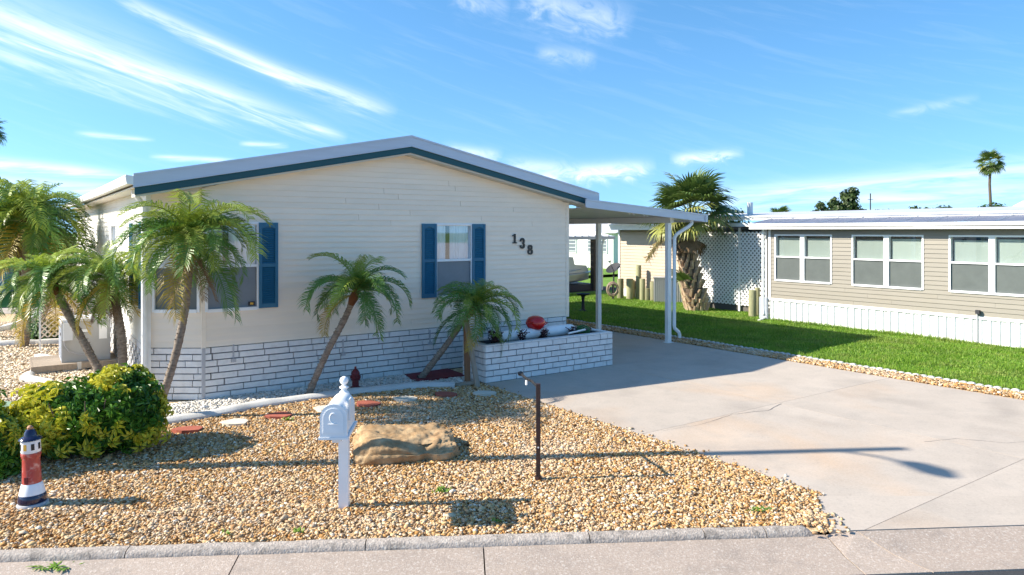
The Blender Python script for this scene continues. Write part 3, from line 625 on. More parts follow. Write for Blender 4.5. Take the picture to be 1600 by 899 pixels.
# roof
EL_, ER_ = -1.06, 8.26; RV0, RV1 = -.30, HL+.3
def rz_(u): return 4.52-SL*abs(u-RIDGE_U)
for ua, ub in ((EL_, RIDGE_U), (RIDGE_U, ER_)):
    b = MB(); a, c = sorted((ua, ub))
    b.add([(a, RV0+.02, rz_(a)), (c, RV0+.02, rz_(c)), (c, RV1, rz_(c)), (a, RV1, rz_(a)), (a, RV0+.02, rz_(a)-.03), (c, RV0+.02, rz_(c)-.03), (c, RV1, rz_(c)-.03), (a, RV1, rz_(a)-.03)],
          [(0, 1, 2, 3), (4, 7, 6, 5), (0, 4, 5, 1), (1, 5, 6, 2), (2, 6, 7, 3), (3, 7, 4, 0)])
    rf = b.build('roof_slope', ROOFM, house)
    for k in range(12):                                     # roll-over seams
        v0 = RV0+1.2+k*1.25; b = MB()
        b.add([(a, v0, rz_(a)), (c, v0, rz_(c)), (c, v0+.04, rz_(c)+.025), (a, v0+.04, rz_(a)+.025), (c, v0+.08, rz_(c)), (a, v0+.08, rz_(a))], [(0, 1, 2, 3), (3, 2, 4, 5)])
        b.build('roof_seam', ROOFM, rf)
    def rake(v0, v1, top, bot, name, m, inset=0):
        aa, cc = (a+inset, c) if ua < 3 else (a, c-inset)
        b = MB(); b.add([(aa, v0, rz_(aa)+top), (cc, v0, rz_(cc)+top), (cc, v0, rz_(cc)+bot), (aa, v0, rz_(aa)+bot), (aa, v1, rz_(aa)+top), (cc, v1, rz_(cc)+top), (cc, v1, rz_(cc)+bot), (aa, v1, rz_(aa)+bot)],
              [(0, 1, 2, 3), (4, 7, 6, 5), (0, 4, 5, 1), (2, 6, 7, 3), (0, 3, 7, 4), (1, 5, 6, 2)]); return b.build(name, m, house)
    rake(RV0-.02, RV0+.018, .02, -.185, 'rake_fascia', FASC)
    rake(RV0-.035, RV0-.0205, .028, -.005, 'rake_edge', FASC)
    rake(RV0-.032, RV0-.0205, -.185, -.165, 'rake_edge', FASC)
    rake(RV0+.0, RV0+.022, -.187, -.30, 'teal_trim', TEAL, .02)
    rake(RV0+.024, .125, -.285, -.328, 'rake_soffit', SOFF, .03)
MB().box(-.34, .33, .03, .10, 3.36, 3.50).build('frieze_board', CREAM, house)
# eaves: gutters, flat soffits
g = MB(); prof = [(0, -.02), (-.10, -.005), (-.11, -.03), (-.09, -.14), (0, -.15)]
g.extr(prof, (EL_, RV0-.02, rz_(EL_)+.01), (EL_, RV1, rz_(EL_)+.01), (1, 0, 0), (0, 0, 1)); g.build('gutter', WHITE, house)
MB().box(EL_, LX+.3, RV0+.03, RV1, 3.40, 3.42).build('eave_soffit', SOFF, house)
MB().box(LX-.005, .05, .0, LV+.2, 3.385, 3.40).build('corner_soffit', SOFF, house)
g = MB(); g.extr([(0, .02), (.05, .02), (.05, -.16), (0, -.16)], (ER_, RV0-.02, rz_(ER_)), (ER_, RV1, rz_(ER_)), (1, 0, 0), (0, 0, 1)); g.build('eave_fascia', FASC, house)
MB().box(HW+.013, ER_, RV0+.03, RV1, 3.36, 3.375).build('eave_soffit', SOFF, house)
MB().tube([(LX-.22, .36, 3.45), (LX-.22, .36, 3.36), (LX-.06, .44, 3.15), (LX-.06, .44, .12)], .045, 8).build('downspout', WHITE, house, smooth=True)
MB().box(LX-.03, LX+.045, LV-.055, LV+.03, -.02, 3.40).build('corner_post', WHITE, house)
# coach light stub + meter box near the right corner
MB().box(HW+.0125, HW+.06, .05, .12, 2.0, 2.12).build('hook', DGREY, house)
# house number: slab numerals, cut as strokes
def stroke(b, pts, w, d0=-.020, d1=-.040):
    n = len(pts); vs = []
    for i, p in enumerate(pts):
        q, r = pts[min(i+1, n-1)], pts[max(i-1, 0)]; t = Vector((q[0]-r[0], q[1]-r[1])).normalized(); ww = w[i] if hasattr(w, '__len__') else w
        for sgn in (1, -1):
            for d in (d0, d1): vs.append((p[0]-t.y*ww*sgn, d, p[1]+t.x*ww*sgn))
    fs = []
    for i in range(n-1):
        a = 4*i; c = a+4; fs += [(a, c, c+1, a+1), (a+2, a+3, c+3, c+2), (a+1, c+1, c+3, a+3), (a, a+2, c+2, c)]
    fs += [(0, 1, 3, 2), (4*n-4, 4*n-2, 4*n-1, 4*n-3)]; b.add(vs, fs)
def arc(cx, cy, rx, ry, a0, a1, n=14): return [(cx+rx*math.cos(R(a0+(a1-a0)*i/n)), cy+ry*math.sin(R(a0+(a1-a0)*i/n))) for i in range(n+1)]
def digit(ch, u, z, h):
    b = MB()
    if ch == '1':
        stroke(b, [(u, z+.0), (u, z+h)], .021); stroke(b, [(u-.055, z+.011), (u+.055, z+.011)], .012, -.0205, -.0405); stroke(b, [(u-.062, z+h*.80), (u-.03, z+h*.86), (u, z+h-.008)], .011, -.0205, -.0395)
    if ch == '3':
        w = [.010]+[.013+.011*math.sin(math.pi*i/14) for i in range(15)]
        stroke(b, arc(u-.004, z+h*.73, .046, h*.235, 165, -80), w[1:]); stroke(b, arc(u-.004, z+h*.27, .052, h*.245, 80, -165), w[1:], -.0205, -.0405)
        for zz in (z+h*.77, z+h*.21): b.add([(x, d, y) for d in (-.021, -.041) for x, y in arc(u-.045, zz, .019, .019, 0, 315, 7)], [tuple(range(8)), tuple(range(8, 16))]+[(i, (i+1) % 8, 8+(i+1) % 8, 8+i) for i in range(8)])
    if ch == '8':
        w = [.013+.009*abs(math.cos(math.pi*2*i/20)) for i in range(21)]
        stroke(b, arc(u, z+h*.74, .040, h*.215, 0, 360, 20), w); stroke(b, arc(u, z+h*.27, .050, h*.235, 0, 360, 20), w, -.0205, -.0405)
    return b.build('house_numeral', BLACK, house)
digit('1', 6.18, 2.485, .20); digit('3', 6.375, 2.385, .20); digit('8', 6.585, 2.245, .20)

# ------------------------------------------------------------------ carport
cp = thing('carport', 'white aluminium carport roof on slim posts attached to the cream house', 'carport', (AX, AY, 0), TH)
CU0, CU1, CV0, CV1 = 7.80, 11.76, -.45, 11
def cz(u): return 3.42-.073*(u-CU0)
b = MB(); nrib = 13
for i in range(nrib):                                       # flat pans with raised joints
    v0, v1 = CV0+.03+(CV1-CV0-.03)*i/nrib, CV0+.03+(CV1-CV0-.03)*(i+1)/nrib
    p_ = MB(); p_.add([(u, v, cz(u)+dz) for dz in (-.10, -.115) for v in (v0, v1-.004) for u in (HW+.62, CU1-.03)], [(0, 1, 3, 2), (4, 6, 7, 5), (0, 4, 5, 1), (2, 3, 7, 6), (0, 2, 6, 4), (1, 5, 7, 3)])
    p_.build('roof_pan', CARP, cp)
    b.add([(u, v, cz(u)+dz) for dz in (-.10, -.03) for v in (v1-.03, v1-.008) for u in (HW+.62, CU1-.03)], [(0, 1, 3, 2), (4, 6, 7, 5), (0, 4, 5, 1), (2, 3, 7, 6), (0, 2, 6, 4), (1, 5, 7, 3)])
b.build('pan_ribs', CARP, cp)
def fas(v0, v1, name, t=.03, bo=-.15):
    b = MB(); b.add([(u, v, cz(u)+dz) for dz in (bo, t) for v in (v0, v1) for u in (CU0, CU1)], [(0, 2, 3, 1), (4, 5, 7, 6), (0, 1, 5, 4), (2, 6, 7, 3), (0, 4, 6, 2), (1, 3, 7, 5)]); return b.build(name, FASC, cp)
fas(CV0, CV0+.03, 'front_fascia'); fas(CV0-.018, CV0-.0005, 'fascia_lip', .036, .004); fas(CV0-.014, CV0-.0005, 'fascia_lip', -.13, -.155)
b = MB(); b.box(CU1-.02, CU1+.07, CV0-.019, CV1, cz(CU1)-.16, cz(CU1)+.035); b.build('side_gutter', FASC, cp)
MB().box(10.64, 10.76, -.30, CV1-.05, cz(10.7)-.26, cz(10.7)-.118).build('beam', CARP, cp)
for v in (-.18, 2.37, 4.9, 7.5, 10.2):
    b = MB(); b.box(10.64, 10.76, v-.05, v+.05, 0, cz(10.7)-.262); b.box(10.60, 10.80, v-.09, v+.09, .0005, .012); b.build('post', WHITE, cp)
MB().tube([(11.35, -.36, cz(11.4)-.14), (11.35, -.36, cz(11.4)-.22), (11.25, -.34, cz(11.4)-.30), (10.93, -.25, 2.67), (10.86, -.24, 2.58), (10.855, -.235, .42), (10.86, -.24, .35), (11.0, -.25, .24), (11.03, -.25, .17), (11.03, -.25, .10)], .045, 8).build('downspout', WHITE, cp, smooth=True)
b = MB()
for u in (9.15, 9.28, 9.62, 9.73): b.tube([(u, CV0+.05, cz(u)-.116), (u+.01, CV0+.06, cz(u)-.16), (u+.04, CV0+.06, cz(u)-.19), (u+.06, CV0+.06, cz(u)-.165)], .007, 5)
b.build('hanging_hooks', PLASTW, cp)

# ------------------------------------------------------------------ brick planter and its things
pu0, pu1, pv0, pv1, ph = 4.46, 7.52, -1.55, -.80, .66
pl = thing('brick_planter', 'long white painted brick planter beside the driveway', 'planter', (AX, AY, 0), TH)
t_ = .10
core = MB(); core.box(pu0, pu1, pv0, pv0+t_, -.05, ph-.008).box(pu0, pu1, pv1-t_, pv1, -.05, ph-.008).box(pu0, pu0+t_, pv0+t_, pv1-t_, -.05, ph-.009).box(pu1-t_, pu1, pv0+t_, pv1-t_, -.05, ph-.009)
core = core.build('planter_wall', MORTAR, pl)
brickwork(core, (pu0-.02, pv0, 0), 0, pu1-pu0+.04, 6, pitch=.110, bl=.345, seed=5, h=.0965, offs=(0, .5, .1, .6))
brickwork(core, (pu0, pv1, 0), -math.pi/2, pv1-pv0, 6, pitch=.110, bl=.345, seed=6, h=.0965, offs=(.4, 0, .6, .2))
brickwork(core, (pu1, pv0, 0), math.pi/2, pv1-pv0, 6, pitch=.110, bl=.345, seed=8, h=.0965)
capm = {}
for (x0, x1, y0, y1) in [(pu0-.02+i*.345, min(pu0-.02+(i+1)*.345-.008, pu1+.02), pv0-.028, pv0+t_) for i in range(9)]+[(pu0-.02+i*.345, min(pu0-.02+(i+1)*.345-.008, pu1+.02), pv1-t_, pv1+.01) for i in range(9)]+[(pu0-.03, pu0+t_, pv0+t_+.005+i*.275, pv0+t_+.27+i*.275) for i in range(2)]+[(pu1-t_, pu1+.02, pv0+t_+.005+i*.275, pv0+t_+.27+i*.275) for i in range(2)]:
    if x1-x0 > .04: MB().box(x0, x1, y0, y1, ph-.006, ph+.022).build('cap_brick', BRICKW, core)
MB().box(pu0+t_, pu1-t_, pv0+t_, pv1-t_, .3, ph-.07).build('soil', DIRT, pl)
def plant_twigs(u, v, h, label):
    b = MB(); rd = random.Random(int(u*100))
    for i in range(7):
        a = rd.uniform(0, 6.28); q = [Vector((0, 0, 0))]; d = Vector((math.cos(a)*.35, math.sin(a)*.35, 1)).normalized()
        for k in range(5): q.append(q[-1]+d*h/5); d = (d+Vector((rd.uniform(-.45, .45), rd.uniform(-.45, .45), rd.uniform(-.1, .2)))).normalized()
        b.tube(q, [.011-.0014*k for k in range(6)], 5)
        for k in (2, 3, 4, 5):
            for s in range(2): e = q[k]+Vector((rd.uniform(-1, 1), rd.uniform(-1, 1), rd.uniform(-.2, .8)))*.055; b.tube([q[k], e], [.006, .009], 5)
    o = b.build('dead_plant', TWIG, None, loc=(*uv(u, v), ph-.072)); tag(o, label, 'plant', 'dried plants in the brick planter')
for u, v, h, l in ((4.78, -1.30, .30, 'tallest dried dark plant in the planter end near the wooden stakes'), (4.95, -1.12, .34, 'spindly dried plant leaning in the planter beside the white fender end'),
                   (5.48, -1.25, .24, 'small dried plant in front of the white fender, left of the red buoy'), (5.98, -1.30, .22, 'dried plant directly in front of the red buoy'), (6.75, -1.22, .2, 'dried plant in front of the far end of the white fender')):
    plant_twigs(u, v, h, l)
def fender(name, u0, v0, z0, u1, v1, z1, r, label):
    p0, p1 = Vector((*uv(u0, v0), z0)), Vector((*uv(u1, v1), z1)); d = p1-p0; L = d.length; t = [0, .02, .06, .12, .2, .8, .88, .94, .98, 1]; rr = [.25, .45, .72, .92, 1, 1, .92, .72, .45, .25]
    q = thing(name, label, 'fender', tuple(p0-Vector((0, 0, r))))
    o = MB().tube([Vector((0, 0, r))+d*s for s in t], [r*s for s in rr], 16).build('body', PLASTW, q, smooth=True)
    for e, sg in ((Vector((0, 0, r)), -1), (Vector((0, 0, r))+d, 1)):
        dn = d.normalized(); MB().tube([e, e+dn*sg*.05], .018, 8).build('eye', BLACK, q)
    return q
fender('boat_fender', 5.05, -1.05, ph+.055, 6.1, -1.02, ph+.05, .115, 'white cylindrical boat fender lying in the planter left of the red buoy')
fender('boat_fender', 6.16, -1.02, ph+.055, 7.02, -1.0, ph+.055, .115, 'white cylindrical boat fender lying in the planter right of the red buoy')
q = thing('mooring_buoy', 'glossy red round buoy sitting on the white fenders in the planter', 'buoy', (*uv(6.0, -1.0), ph+.10))
b = MB(); b.lathe([(.02, 0), (.09, .015), (.165, .07), (.20, .15), (.19, .21), (.14, .27), (.06, .30), (.02, .302)], 24); b.build('ball', REDP, q, smooth=True)
MB().tube([(.19, 0, .12), (.235, 0, .15), (.19, 0, .18)], .012, 6).build('eye', REDP, q)
q = thing('hose_coil', 'coiled green garden hose at the far end of the planter', 'hose', (*uv(7.24, -1.0), ph-.065))
b = MB(); P = []
for i in range(90):
    a = i*.32; r = .13+.012*math.sin(i*.7); P.append((r*math.cos(a), r*math.sin(a)*.8, .02+.14*i/90+.01*math.sin(i)))
b.tube(P, .014, 6); b.build('coil', GREENP, q, smooth=True)
q = thing('white_pipe', 'thin white pipe lying along the planter rim with a dark strap', 'pipe', (*uv(6.55, -1.37), ph+.045))
d1 = Vector((*uv(7.42, -1.05), 0))-Vector((*uv(6.55, -1.37), 0))
MB().tube([(0, 0, 0), d1], .022, 8).build('tube', PLASTW, q, smooth=True); MB().tube([d1*.72, d1*.98], .024, 8).build('strap', DGREY, q)

# stakes propping the palm, maroon paver
def plank(name, p0, p1, w, t, m, label):
    p0, p1 = Vector(p0), Vector(p1); d = p1-p0; o = MB().box(-w/2, w/2, -t/2, t/2, 0, d.length).build(name, m, None, loc=p0); o.rotation_euler = d.to_track_quat('Z', 'Y').to_euler(); return tag(o, label, 'post', 'wooden stakes by the planter')
plank('wooden_stake', (*uv(4.22, -1.32), -.03), (*uv(4.25, -1.22), 1.12), .10, .06, WOODR, 'upright brown wooden stake under the leaning palm beside the planter')
plank('wooden_stake', (*uv(4.14, -1.80), -.02), (*uv(4.16, -1.38), 1.10), .08, .05, WOOD, 'grey wooden stake slanting against the brown stake')
plank('wooden_stake', (*uv(3.85, -1.46), .02), (*uv(4.2, -1.66), .07), .07, .05, WOOD, 'short grey wooden offcut lying at the foot of the stakes')
tag(MB().prism([(-.62, -.30), (.42, -.42), (.45, .38), (-.5, .34)], -.03, .035).build('maroon_paver', MAROON, None, loc=(*uv(4.05, -.48), 0), rz=TH), 'dark maroon slab on the ground between leaning palm and planter', 'slab')

# hydrant ornament
q = thing('hydrant_ornament', 'small dark red fire hydrant ornament before the brick skirting', 'ornament', (-2.73, 12.50, 0))
MB().lathe([(.085, -.02), (.085, .03), (.06, .045), (.058, .14), (.078, .15), (.078, .17), (.06, .18), (.058, .24), (.075, .25), (.075, .275), (.055, .31), (.03, .34), (.02, .345), (.018, .385)], 16).build('body', DRED, q, smooth=True)
for a in (0, math.pi, -math.pi/2): MB().tube([(.04*math.cos(a), .04*math.sin(a), .205), (.088*math.cos(a), .088*math.sin(a), .205)], [.03, .03], 10).build('nozzle', DRED, q)

# ------------------------------------------------------------------ mailbox
mbx = thing('mailbox', 'white domed mailbox on a white square post with ball finial', 'mailbox', (-1.67, 7.13, 0), R(4))
MB().box(-.048, .048, -.048, .048, -.1, 1.02).build('post', PLASTW, mbx)
b = MB(); b.box(-.058, .058, -.058, .058, 1.0205, 1.06); b.lathe([(.05, 1.0605), (.062, 1.075), (.06, 1.12), (.045, 1.15), (.028, 1.165), (.026, 1.178), (.046, 1.19), (.046, 1.20), (.022, 1.212), (.020, 1.222), (.036, 1.238), (.044, 1.262), (.036, 1.288), (.015, 1.302), (.004, 1.304)], 20); b.build('finial', PLASTW, mbx, smooth=True)
def dome(w, z0, zs, n=12): return [(-w, z0), (w, z0), (w, zs)]+[(w*math.cos(math.pi*i/n), zs+w*math.sin(math.pi*i/n)) for i in range(1, n)]+[(-w, zs)]
z0 = .875
b = MB(); b.extr(dome(.112, z0, z0+.17), (0, -.56, 0), (0, -.052, 0), (1, 0, 0), (0, 0, 1)); bx = b.build('box', PLASTW, mbx, smooth=True)
b = MB(); b.extr(dome(.122, z0-.008, z0+.172), (0, -.595, 0), (0, -.545, 0), (1, 0, 0), (0, 0, 1)); dr = b.build('door', PLASTW, mbx, smooth=True)
b = MB(); b.extr(dome(.092, z0+.03, z0+.165), (0, -.602, 0), (0, -.5955, 0), (1, 0, 0), (0, 0, 1)); b.build('raised_panel', PLASTW, dr, smooth=True)
b = MB()                                                    # embossed emblem
P = [(x*.9, 0, z0+.17+y) for x, y in arc(0, 0, .035, .045, 20, 300, 16)]; b.tube([(x, -.604, z) for x, _, z in P], .004, 5); b.tube([(-.045, -.604, z0+.115), (.045, -.604, z0+.115)], .004, 5); b.build('emblem', PLASTW, dr)
MB().box(-.135, .135, -.60, -.02, z0-.03, z0-.009).build('base_plate', PLASTW, mbx)
MB().box(-.04, .04, -.45, -.0485, z0-.10, z0-.0305).build('arm', PLASTW, mbx)
b = MB(); b.box(.113, .122, -.44, -.41, z0+.1, z0+.30).box(.113, .122, -.44, -.34, z0+.245, z0+.2995); b.build('flag', PLASTW, mbx)

# ------------------------------------------------------------------ black sign post
bp = thing('sign_post', 'slim rusty black metal post with a horizontal top arm in the gravel', 'post', (.289, 7.90, 0))
MB().box(-.024, .024, -.024, .024, -.1, 1.065).build('pole', RUSTB, bp)
MB().tube([(0, 0, -.02), (0, 0, .05)], .04, 8).build('foot', RUSTB, bp)
b = MB(); b.tube([(0, .0255, 1.02), (-.06, .28, 1.035), (-.12, .5, 1.02), (-.185, .74, 1.03)], .016, 6); b.lathe([(.0, -.03), (.03, -.02), (.036, .0), (.03, .02), (.0, .03)], 8, c=(-.185, .74, 1.03)); b.build('arm', BLACK, bp)
MB().tube([(-.12, .5, 1.0), (-.12, .5, .945)], .014, 6).build('hook', PLASTW, bp); MB().tube([(0, -.0245, .37), (0, -.030, .37)], .009, 8).build('rivet', PLASTW, bp)

# ------------------------------------------------------------------ lighthouse ornament
lh = thing('lighthouse_ornament', 'red and white painted lighthouse ornament with navy cap beside the shrub', 'ornament', (-4.80, 7.18, 0)); lh.rotation_euler.y = R(-2); lh.scale = (.82, .82, 1)
MB().lathe([(.17, -.02), (.175, .012), (.165, .035), (.15, .04)], 24).build('base', GREYP, lh, smooth=True)
MB().lathe([(.15, .0405), (.158, .06), (.152, .105), (.142, .125)], 24).build('navy_band', NAVY, lh, smooth=True)
MB().lathe([(.141, .1255), (.135, .15), (.112, .225), (.106, .232)], 24).build('white_skirt', PLASTW, lh, smooth=True)
tw = MB().lathe([(.104, .2325), (.098, .36), (.094, .47), (.098, .485), (.108, .51), (.108, .53), (.095, .535)], 24).build('tower', LHRED, lh, smooth=True)
b = MB(); b.box(-.022, .022, -.108, -.09, .245, .305); b.build('door', DRED, tw)
lt = MB().lathe([(.10, .5355), (.107, .545), (.104, .655), (.09, .66)], 24).build('lantern', PLASTW, lh, smooth=True)
for a in (-90, -45, -135, 0, 180):
    x, y = math.cos(R(a)), math.sin(R(a)); M = Matrix.Translation((x*.103, y*.103, .60)) @ Matrix.Rotation(R(a+90), 4, 'Z')
    MB().box(-.018, .018, -.004, .006, -.032, .03, M=M).build('window', BLACK if a != -90 else YEL, lt)
MB().lathe([(.10, .6605), (.128, .668), (.118, .682), (.072, .70), (.066, .73), (.045, .762), (.0, .775)], 24).build('cap', NAVY, lh, smooth=True)
MB().lathe([(.03, .765), (.034, .785), (.02, .80), (.0, .805)], 12).build('knob', mat('terracotta', (.5, .25, .13), .7), lh, smooth=True)

# ------------------------------------------------------------------ rock
bm = bmesh.new(); bmesh.ops.create_cube(bm, size=2); bmesh.ops.subdivide_edges(bm, edges=bm.edges, cuts=46, use_grid_fill=True)
for v in bm.verts:
    x, y, z = v.co; e = 5.0; l = (abs(x)**e+abs(y)**e+abs(z)**e)**(1/e); x, y, z = x/l, y/l, z/l
    px, py, pz = x*.64, y*.50, z*.135
    n1 = mnoise.noise((px*2.2+3, py*2.2, pz*2)); n2 = mnoise.fractal((px*6, py*6, pz*6+4), 1, 2, 4); n3 = mnoise.fractal((px*20, py*20, pz*14+4), .8, 2, 3)
    s = 1+.10*n1+.06*n2+.016*n3
    px *= s; py *= s
    if z > 0:
        pz = pz*(1+.18*n2)+.05*n1*z+.012*n3
        pz += -.06*max(0, -y)*z*(1+math.sin(px*5))-.05*math.exp(-((px-.22)/.09)**2)*max(0, -y)*z
        if -.35 < y < .25: pz -= .035*(0.5+.5*math.sin(px*7+1.2))*z
    if y < -.6: py += .08*math.exp(-((px-.24)/.07)**2)+.02*n2-.03*(z < .2)*(1-abs(z))
    for hx, hy in ((.42, -.05), (.10, .0), (-.30, .1), (.33, -.2), (.02, .2)):
        if z > .4: pz -= .045*math.exp(-(((px-hx)/.035)**2+((py-hy)/.03)**2))
    v.co = (px, py, pz)
me = bpy.data.meshes.new('sandstone_rock'); bm.to_mesh(me); bm.free(); me.materials.append(ROCKM); me.shade_smooth()
tag(put(me, 'sandstone_rock', None, (-1.34, 8.93, .10), R(11)), 'long low golden sandstone rock lying in the gravel behind the mailbox', 'rock')

# ------------------------------------------------------------------ palms
def frond_mesh(name, L, p0, droop, nl, ll, m, w=.0085, seed=0, side=0.0, vee=.5):
    """feather frond: arching rachis with two rows of narrow drooping leaflets"""
    rd = random.Random(seed); b = MB(); pts = []; p = Vector((0, 0, 0)); N = 14; pts.append(p.copy()); tang = []
    for i in range(N):
        t = (i+.5)/N; a = p0-droop*(t**1.25); y = side*t*t
        d = Vector((math.cos(a), y, math.sin(a))).normalized(); p = p+d*L/N; pts.append(p.copy()); tang.append(d)
    b.tube(pts, [.012*(1-.85*i/N)+.0015 for i in range(N+1)], 4)
    for i in range(nl):
        t = .10+.90*(i+.5)/nl; k = min(int(t*N), N-1); fr = t*N-k; q = pts[k].lerp(pts[k+1], fr); d = tang[k]
        sd_ = d.cross(Vector((0, 0, 1))); sd_ = sd_.normalized() if sd_.length > .1 else Vector((0, 1, 0)); up = sd_.cross(d).normalized()
        prof = ll*(.35+.75*math.sin(math.pi*min(1, t*.86+.10)))*rd.uniform(.85, 1.1)
        for sg in (1, -1):
            fw = .45+.6*t+rd.uniform(-.12, .12); dr = (d*fw+sd_*sg*1.0+up*(vee+rd.uniform(-.15, .15))).normalized()
            m1 = q+dr*prof*.5; dr2 = (dr+Vector((0, 0, -.75+rd.uniform(-.25, .15)))).normalized(); e = m1+dr2*prof*.5
            wv = d*w*rd.uniform(.8, 1.2)
            b.add([q-wv*.6, q+wv*.6, m1+wv, m1-wv, e], [(0, 1, 2, 3), (3, 2, 4)])
    return b.mesh(name, m, fix=False)
FM = {}
def frond(kind, i, m, key):
    k = (kind, i, key)
    if k not in FM:
        p0, dr = kind; FM[k] = frond_mesh('frond', 1.0, p0, dr, 40, .26, m, seed=i*17+int(p0*10), side=[-.25, .2, 0.0][i % 3])
    return FM[k]
TIERS = [((1.45, .9), 3, 'y'), ((1.12, 1.9), 8, 'y'), ((.85, 2.25), 10, 'g'), ((.58, 2.3), 11, 'g'), ((.22, 1.95), 9, 'g'), ((-.35, 1.15), 7, 'o')]
MK = {'g': FRG, 'y': FRY, 'o': FRO, 'd': FRD}
def date_palm(label, base, path, r0, r1, fl, seed, dead=0, n=1.0, dark_foot=False, yellow=.25, lowtier=.6):
    """path: offsets from base up the trunk; fl: frond length"""
    rd = random.Random(seed); q = thing('pygmy_date_palm', label, 'palm', (*base, 0), 0, 'pygmy date palms around the cream house')
    P = spl(path, 18); k = len(P); rad = [(r0+(r1-r0)*i/(k-1))*(1+.10*(i % 2)+.07*rd.uniform(-1, 1)) for i in range(k)]; rad[0] *= 1.35; rad[1] *= 1.15
    b = MB(); b.tube(P, rad, 10)
    for i in range(2, k-1):                                 # old leaf-base stubs
        for j in range(3):
            a = rd.uniform(0, 6.28); c = Vector(P[i]); e = Vector((math.cos(a), math.sin(a), .5)); b.tube([c+e*rad[i]*.8, c+e*(rad[i]*1.16)], [.013, .005], 4)
    b.build('trunk', TRUNK, q, smooth=True)
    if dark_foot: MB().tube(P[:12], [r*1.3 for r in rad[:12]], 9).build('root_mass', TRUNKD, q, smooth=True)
    top = Vector(P[-1]); ax = (Vector(P[-1])-Vector(P[-8])).normalized()
    MB().tube([top-ax*.16, top-ax*.05, top+ax*.06, top+ax*.16], [r1*1.15, r1*1.7, r1*1.5, r1*.5], 9).build('crown_heart', CROWNB, q, smooth=True)
    tilt = Vector((0, 0, 1)).rotation_difference((ax*.35+Vector((0, 0, 1))*.65).normalized())
    for kind, cnt, key in TIERS:
        c = int(round(cnt*n*(lowtier if kind[0] < -.2 else 1))); ph0 = rd.uniform(0, 6.28)
        for i in range(c):
            a = ph0+6.283*i/c+rd.uniform(-.25, .25); kk = key
            if kk == 'g' and rd.random() < yellow: kk = 'y'
            if kk == 'y' and rd.random() < .3: kk = 'g'
            if kk == 'o' and rd.random() < .5: kk = 'g'
            rot = tilt @ Matrix.Rotation(a, 3, 'Z').to_quaternion() @ Matrix.Rotation(rd.uniform(-.26, .22), 3, 'Y').to_quaternion()
            o = put(frond(kind, i % 3, MK[kk], kk), 'frond', q, top+ax*(.06+.04*kind[0])); o.rotation_euler = rot.to_euler(); o.scale = (fl*rd.uniform(.74, 1.18)*(.62 if kind[0] > 1.4 else 1),)*3
    for i in range(dead):
        a = rd.uniform(0, 6.28); o = put(frond((-.9, .5), i % 3, FRD, 'd'), 'dead_frond', q, top-ax*.06); o.rotation_euler = (0, 0, a); o.scale = (fl*rd.uniform(.5, .75),)*3
    return q
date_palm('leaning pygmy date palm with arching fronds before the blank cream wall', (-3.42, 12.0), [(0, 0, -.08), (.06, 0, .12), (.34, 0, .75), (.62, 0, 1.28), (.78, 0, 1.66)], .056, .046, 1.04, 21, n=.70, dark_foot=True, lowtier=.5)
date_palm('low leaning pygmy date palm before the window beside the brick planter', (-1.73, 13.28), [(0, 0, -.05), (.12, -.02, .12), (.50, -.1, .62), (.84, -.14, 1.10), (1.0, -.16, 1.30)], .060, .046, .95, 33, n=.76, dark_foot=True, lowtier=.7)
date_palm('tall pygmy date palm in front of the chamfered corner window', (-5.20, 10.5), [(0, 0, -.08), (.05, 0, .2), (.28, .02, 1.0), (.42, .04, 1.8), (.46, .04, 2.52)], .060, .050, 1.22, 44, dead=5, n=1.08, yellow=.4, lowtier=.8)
date_palm('upright pygmy date palm with brown skirt between corner post and air conditioner', (-6.72, 12.35), [(0, 0, -.08), (.02, 0, .2), (-.02, .02, .9), (-.14, .05, 1.5), (-.22, .06, 1.85)], .075, .07, 1.0, 55, dead=12, n=.9, yellow=.4, lowtier=1.2)
date_palm('pygmy date palm whose trunk leans left across the air conditioner', (-6.92, 12.30), [(0, 0, -.08), (-.08, .02, .15), (-.42, .06, .75), (-.78, .1, 1.35), (-1.02, .12, 1.78)], .072, .056, 1.08, 66, dead=2, n=.85, yellow=.35, lowtier=1.2)
date_palm('large bushy pygmy date palm with yellow lower fronds in the side yard', (-11.6, 17.0), [(0, 0, -.08), (.08, 0, .5), (.05, 0, 1.3), (.1, 0, 2.2), (.1, 0, 2.95)], .10, .09, 1.85, 77, dead=10, n=1.25, yellow=.45, lowtier=1.7)
date_palm('second side yard palm behind the bushy one, by the far lawn', (-13.4, 18.4), [(0, 0, -.08), (.0, 0, .5), (-.15, 0, 1.2), (-.2, 0, 2.3), (-.2, 0, 2.9)], .10, .08, 1.7, 88, dead=3, n=1.2, yellow=.3, lowtier=1.3)

# fan leaf for cabbage palm / tall fan palm
def fan_mesh(name, m, rad, pet, nseg, spread, fold, seed, wseg=.045):
    rd = random.Random(seed); b = MB(); b.tube([(0, 0, 0), (pet*.5, 0, .03), (pet, 0, 0)], [.016, .012, .010], 4)
    for i in range(nseg):
        t = -1+2*(i+.5)/nseg; a = t*spread; r = rad*(1-.18*abs(t)**2)*rd.uniform(.9, 1.08)
        d = Vector((math.cos(a), math.sin(a), fold*abs(t)-.05)).normalized(); o = Vector((pet, 0, 0)); s = Vector((-math.sin(a), math.cos(a), 0))
        m1 = o+d*r*.45; d2 = (d+Vector((0, 0, -.15-rd.uniform(0, .3)))).normalized(); m2 = m1+d2*r*.3; d3 = (d2+Vector((0, 0, -.45-rd.uniform(0, .6)))).normalized(); e = m2+d3*r*.3; w = wseg*r
        b.add([o-s*.006, o+s*.006, m1+s*w, m1-s*w, m2+s*w*.7, m2-s*w*.7, e], [(0, 1, 2, 3), (3, 2, 4, 5), (5, 4, 6)])
    return b.mesh(name, m, fix=False)
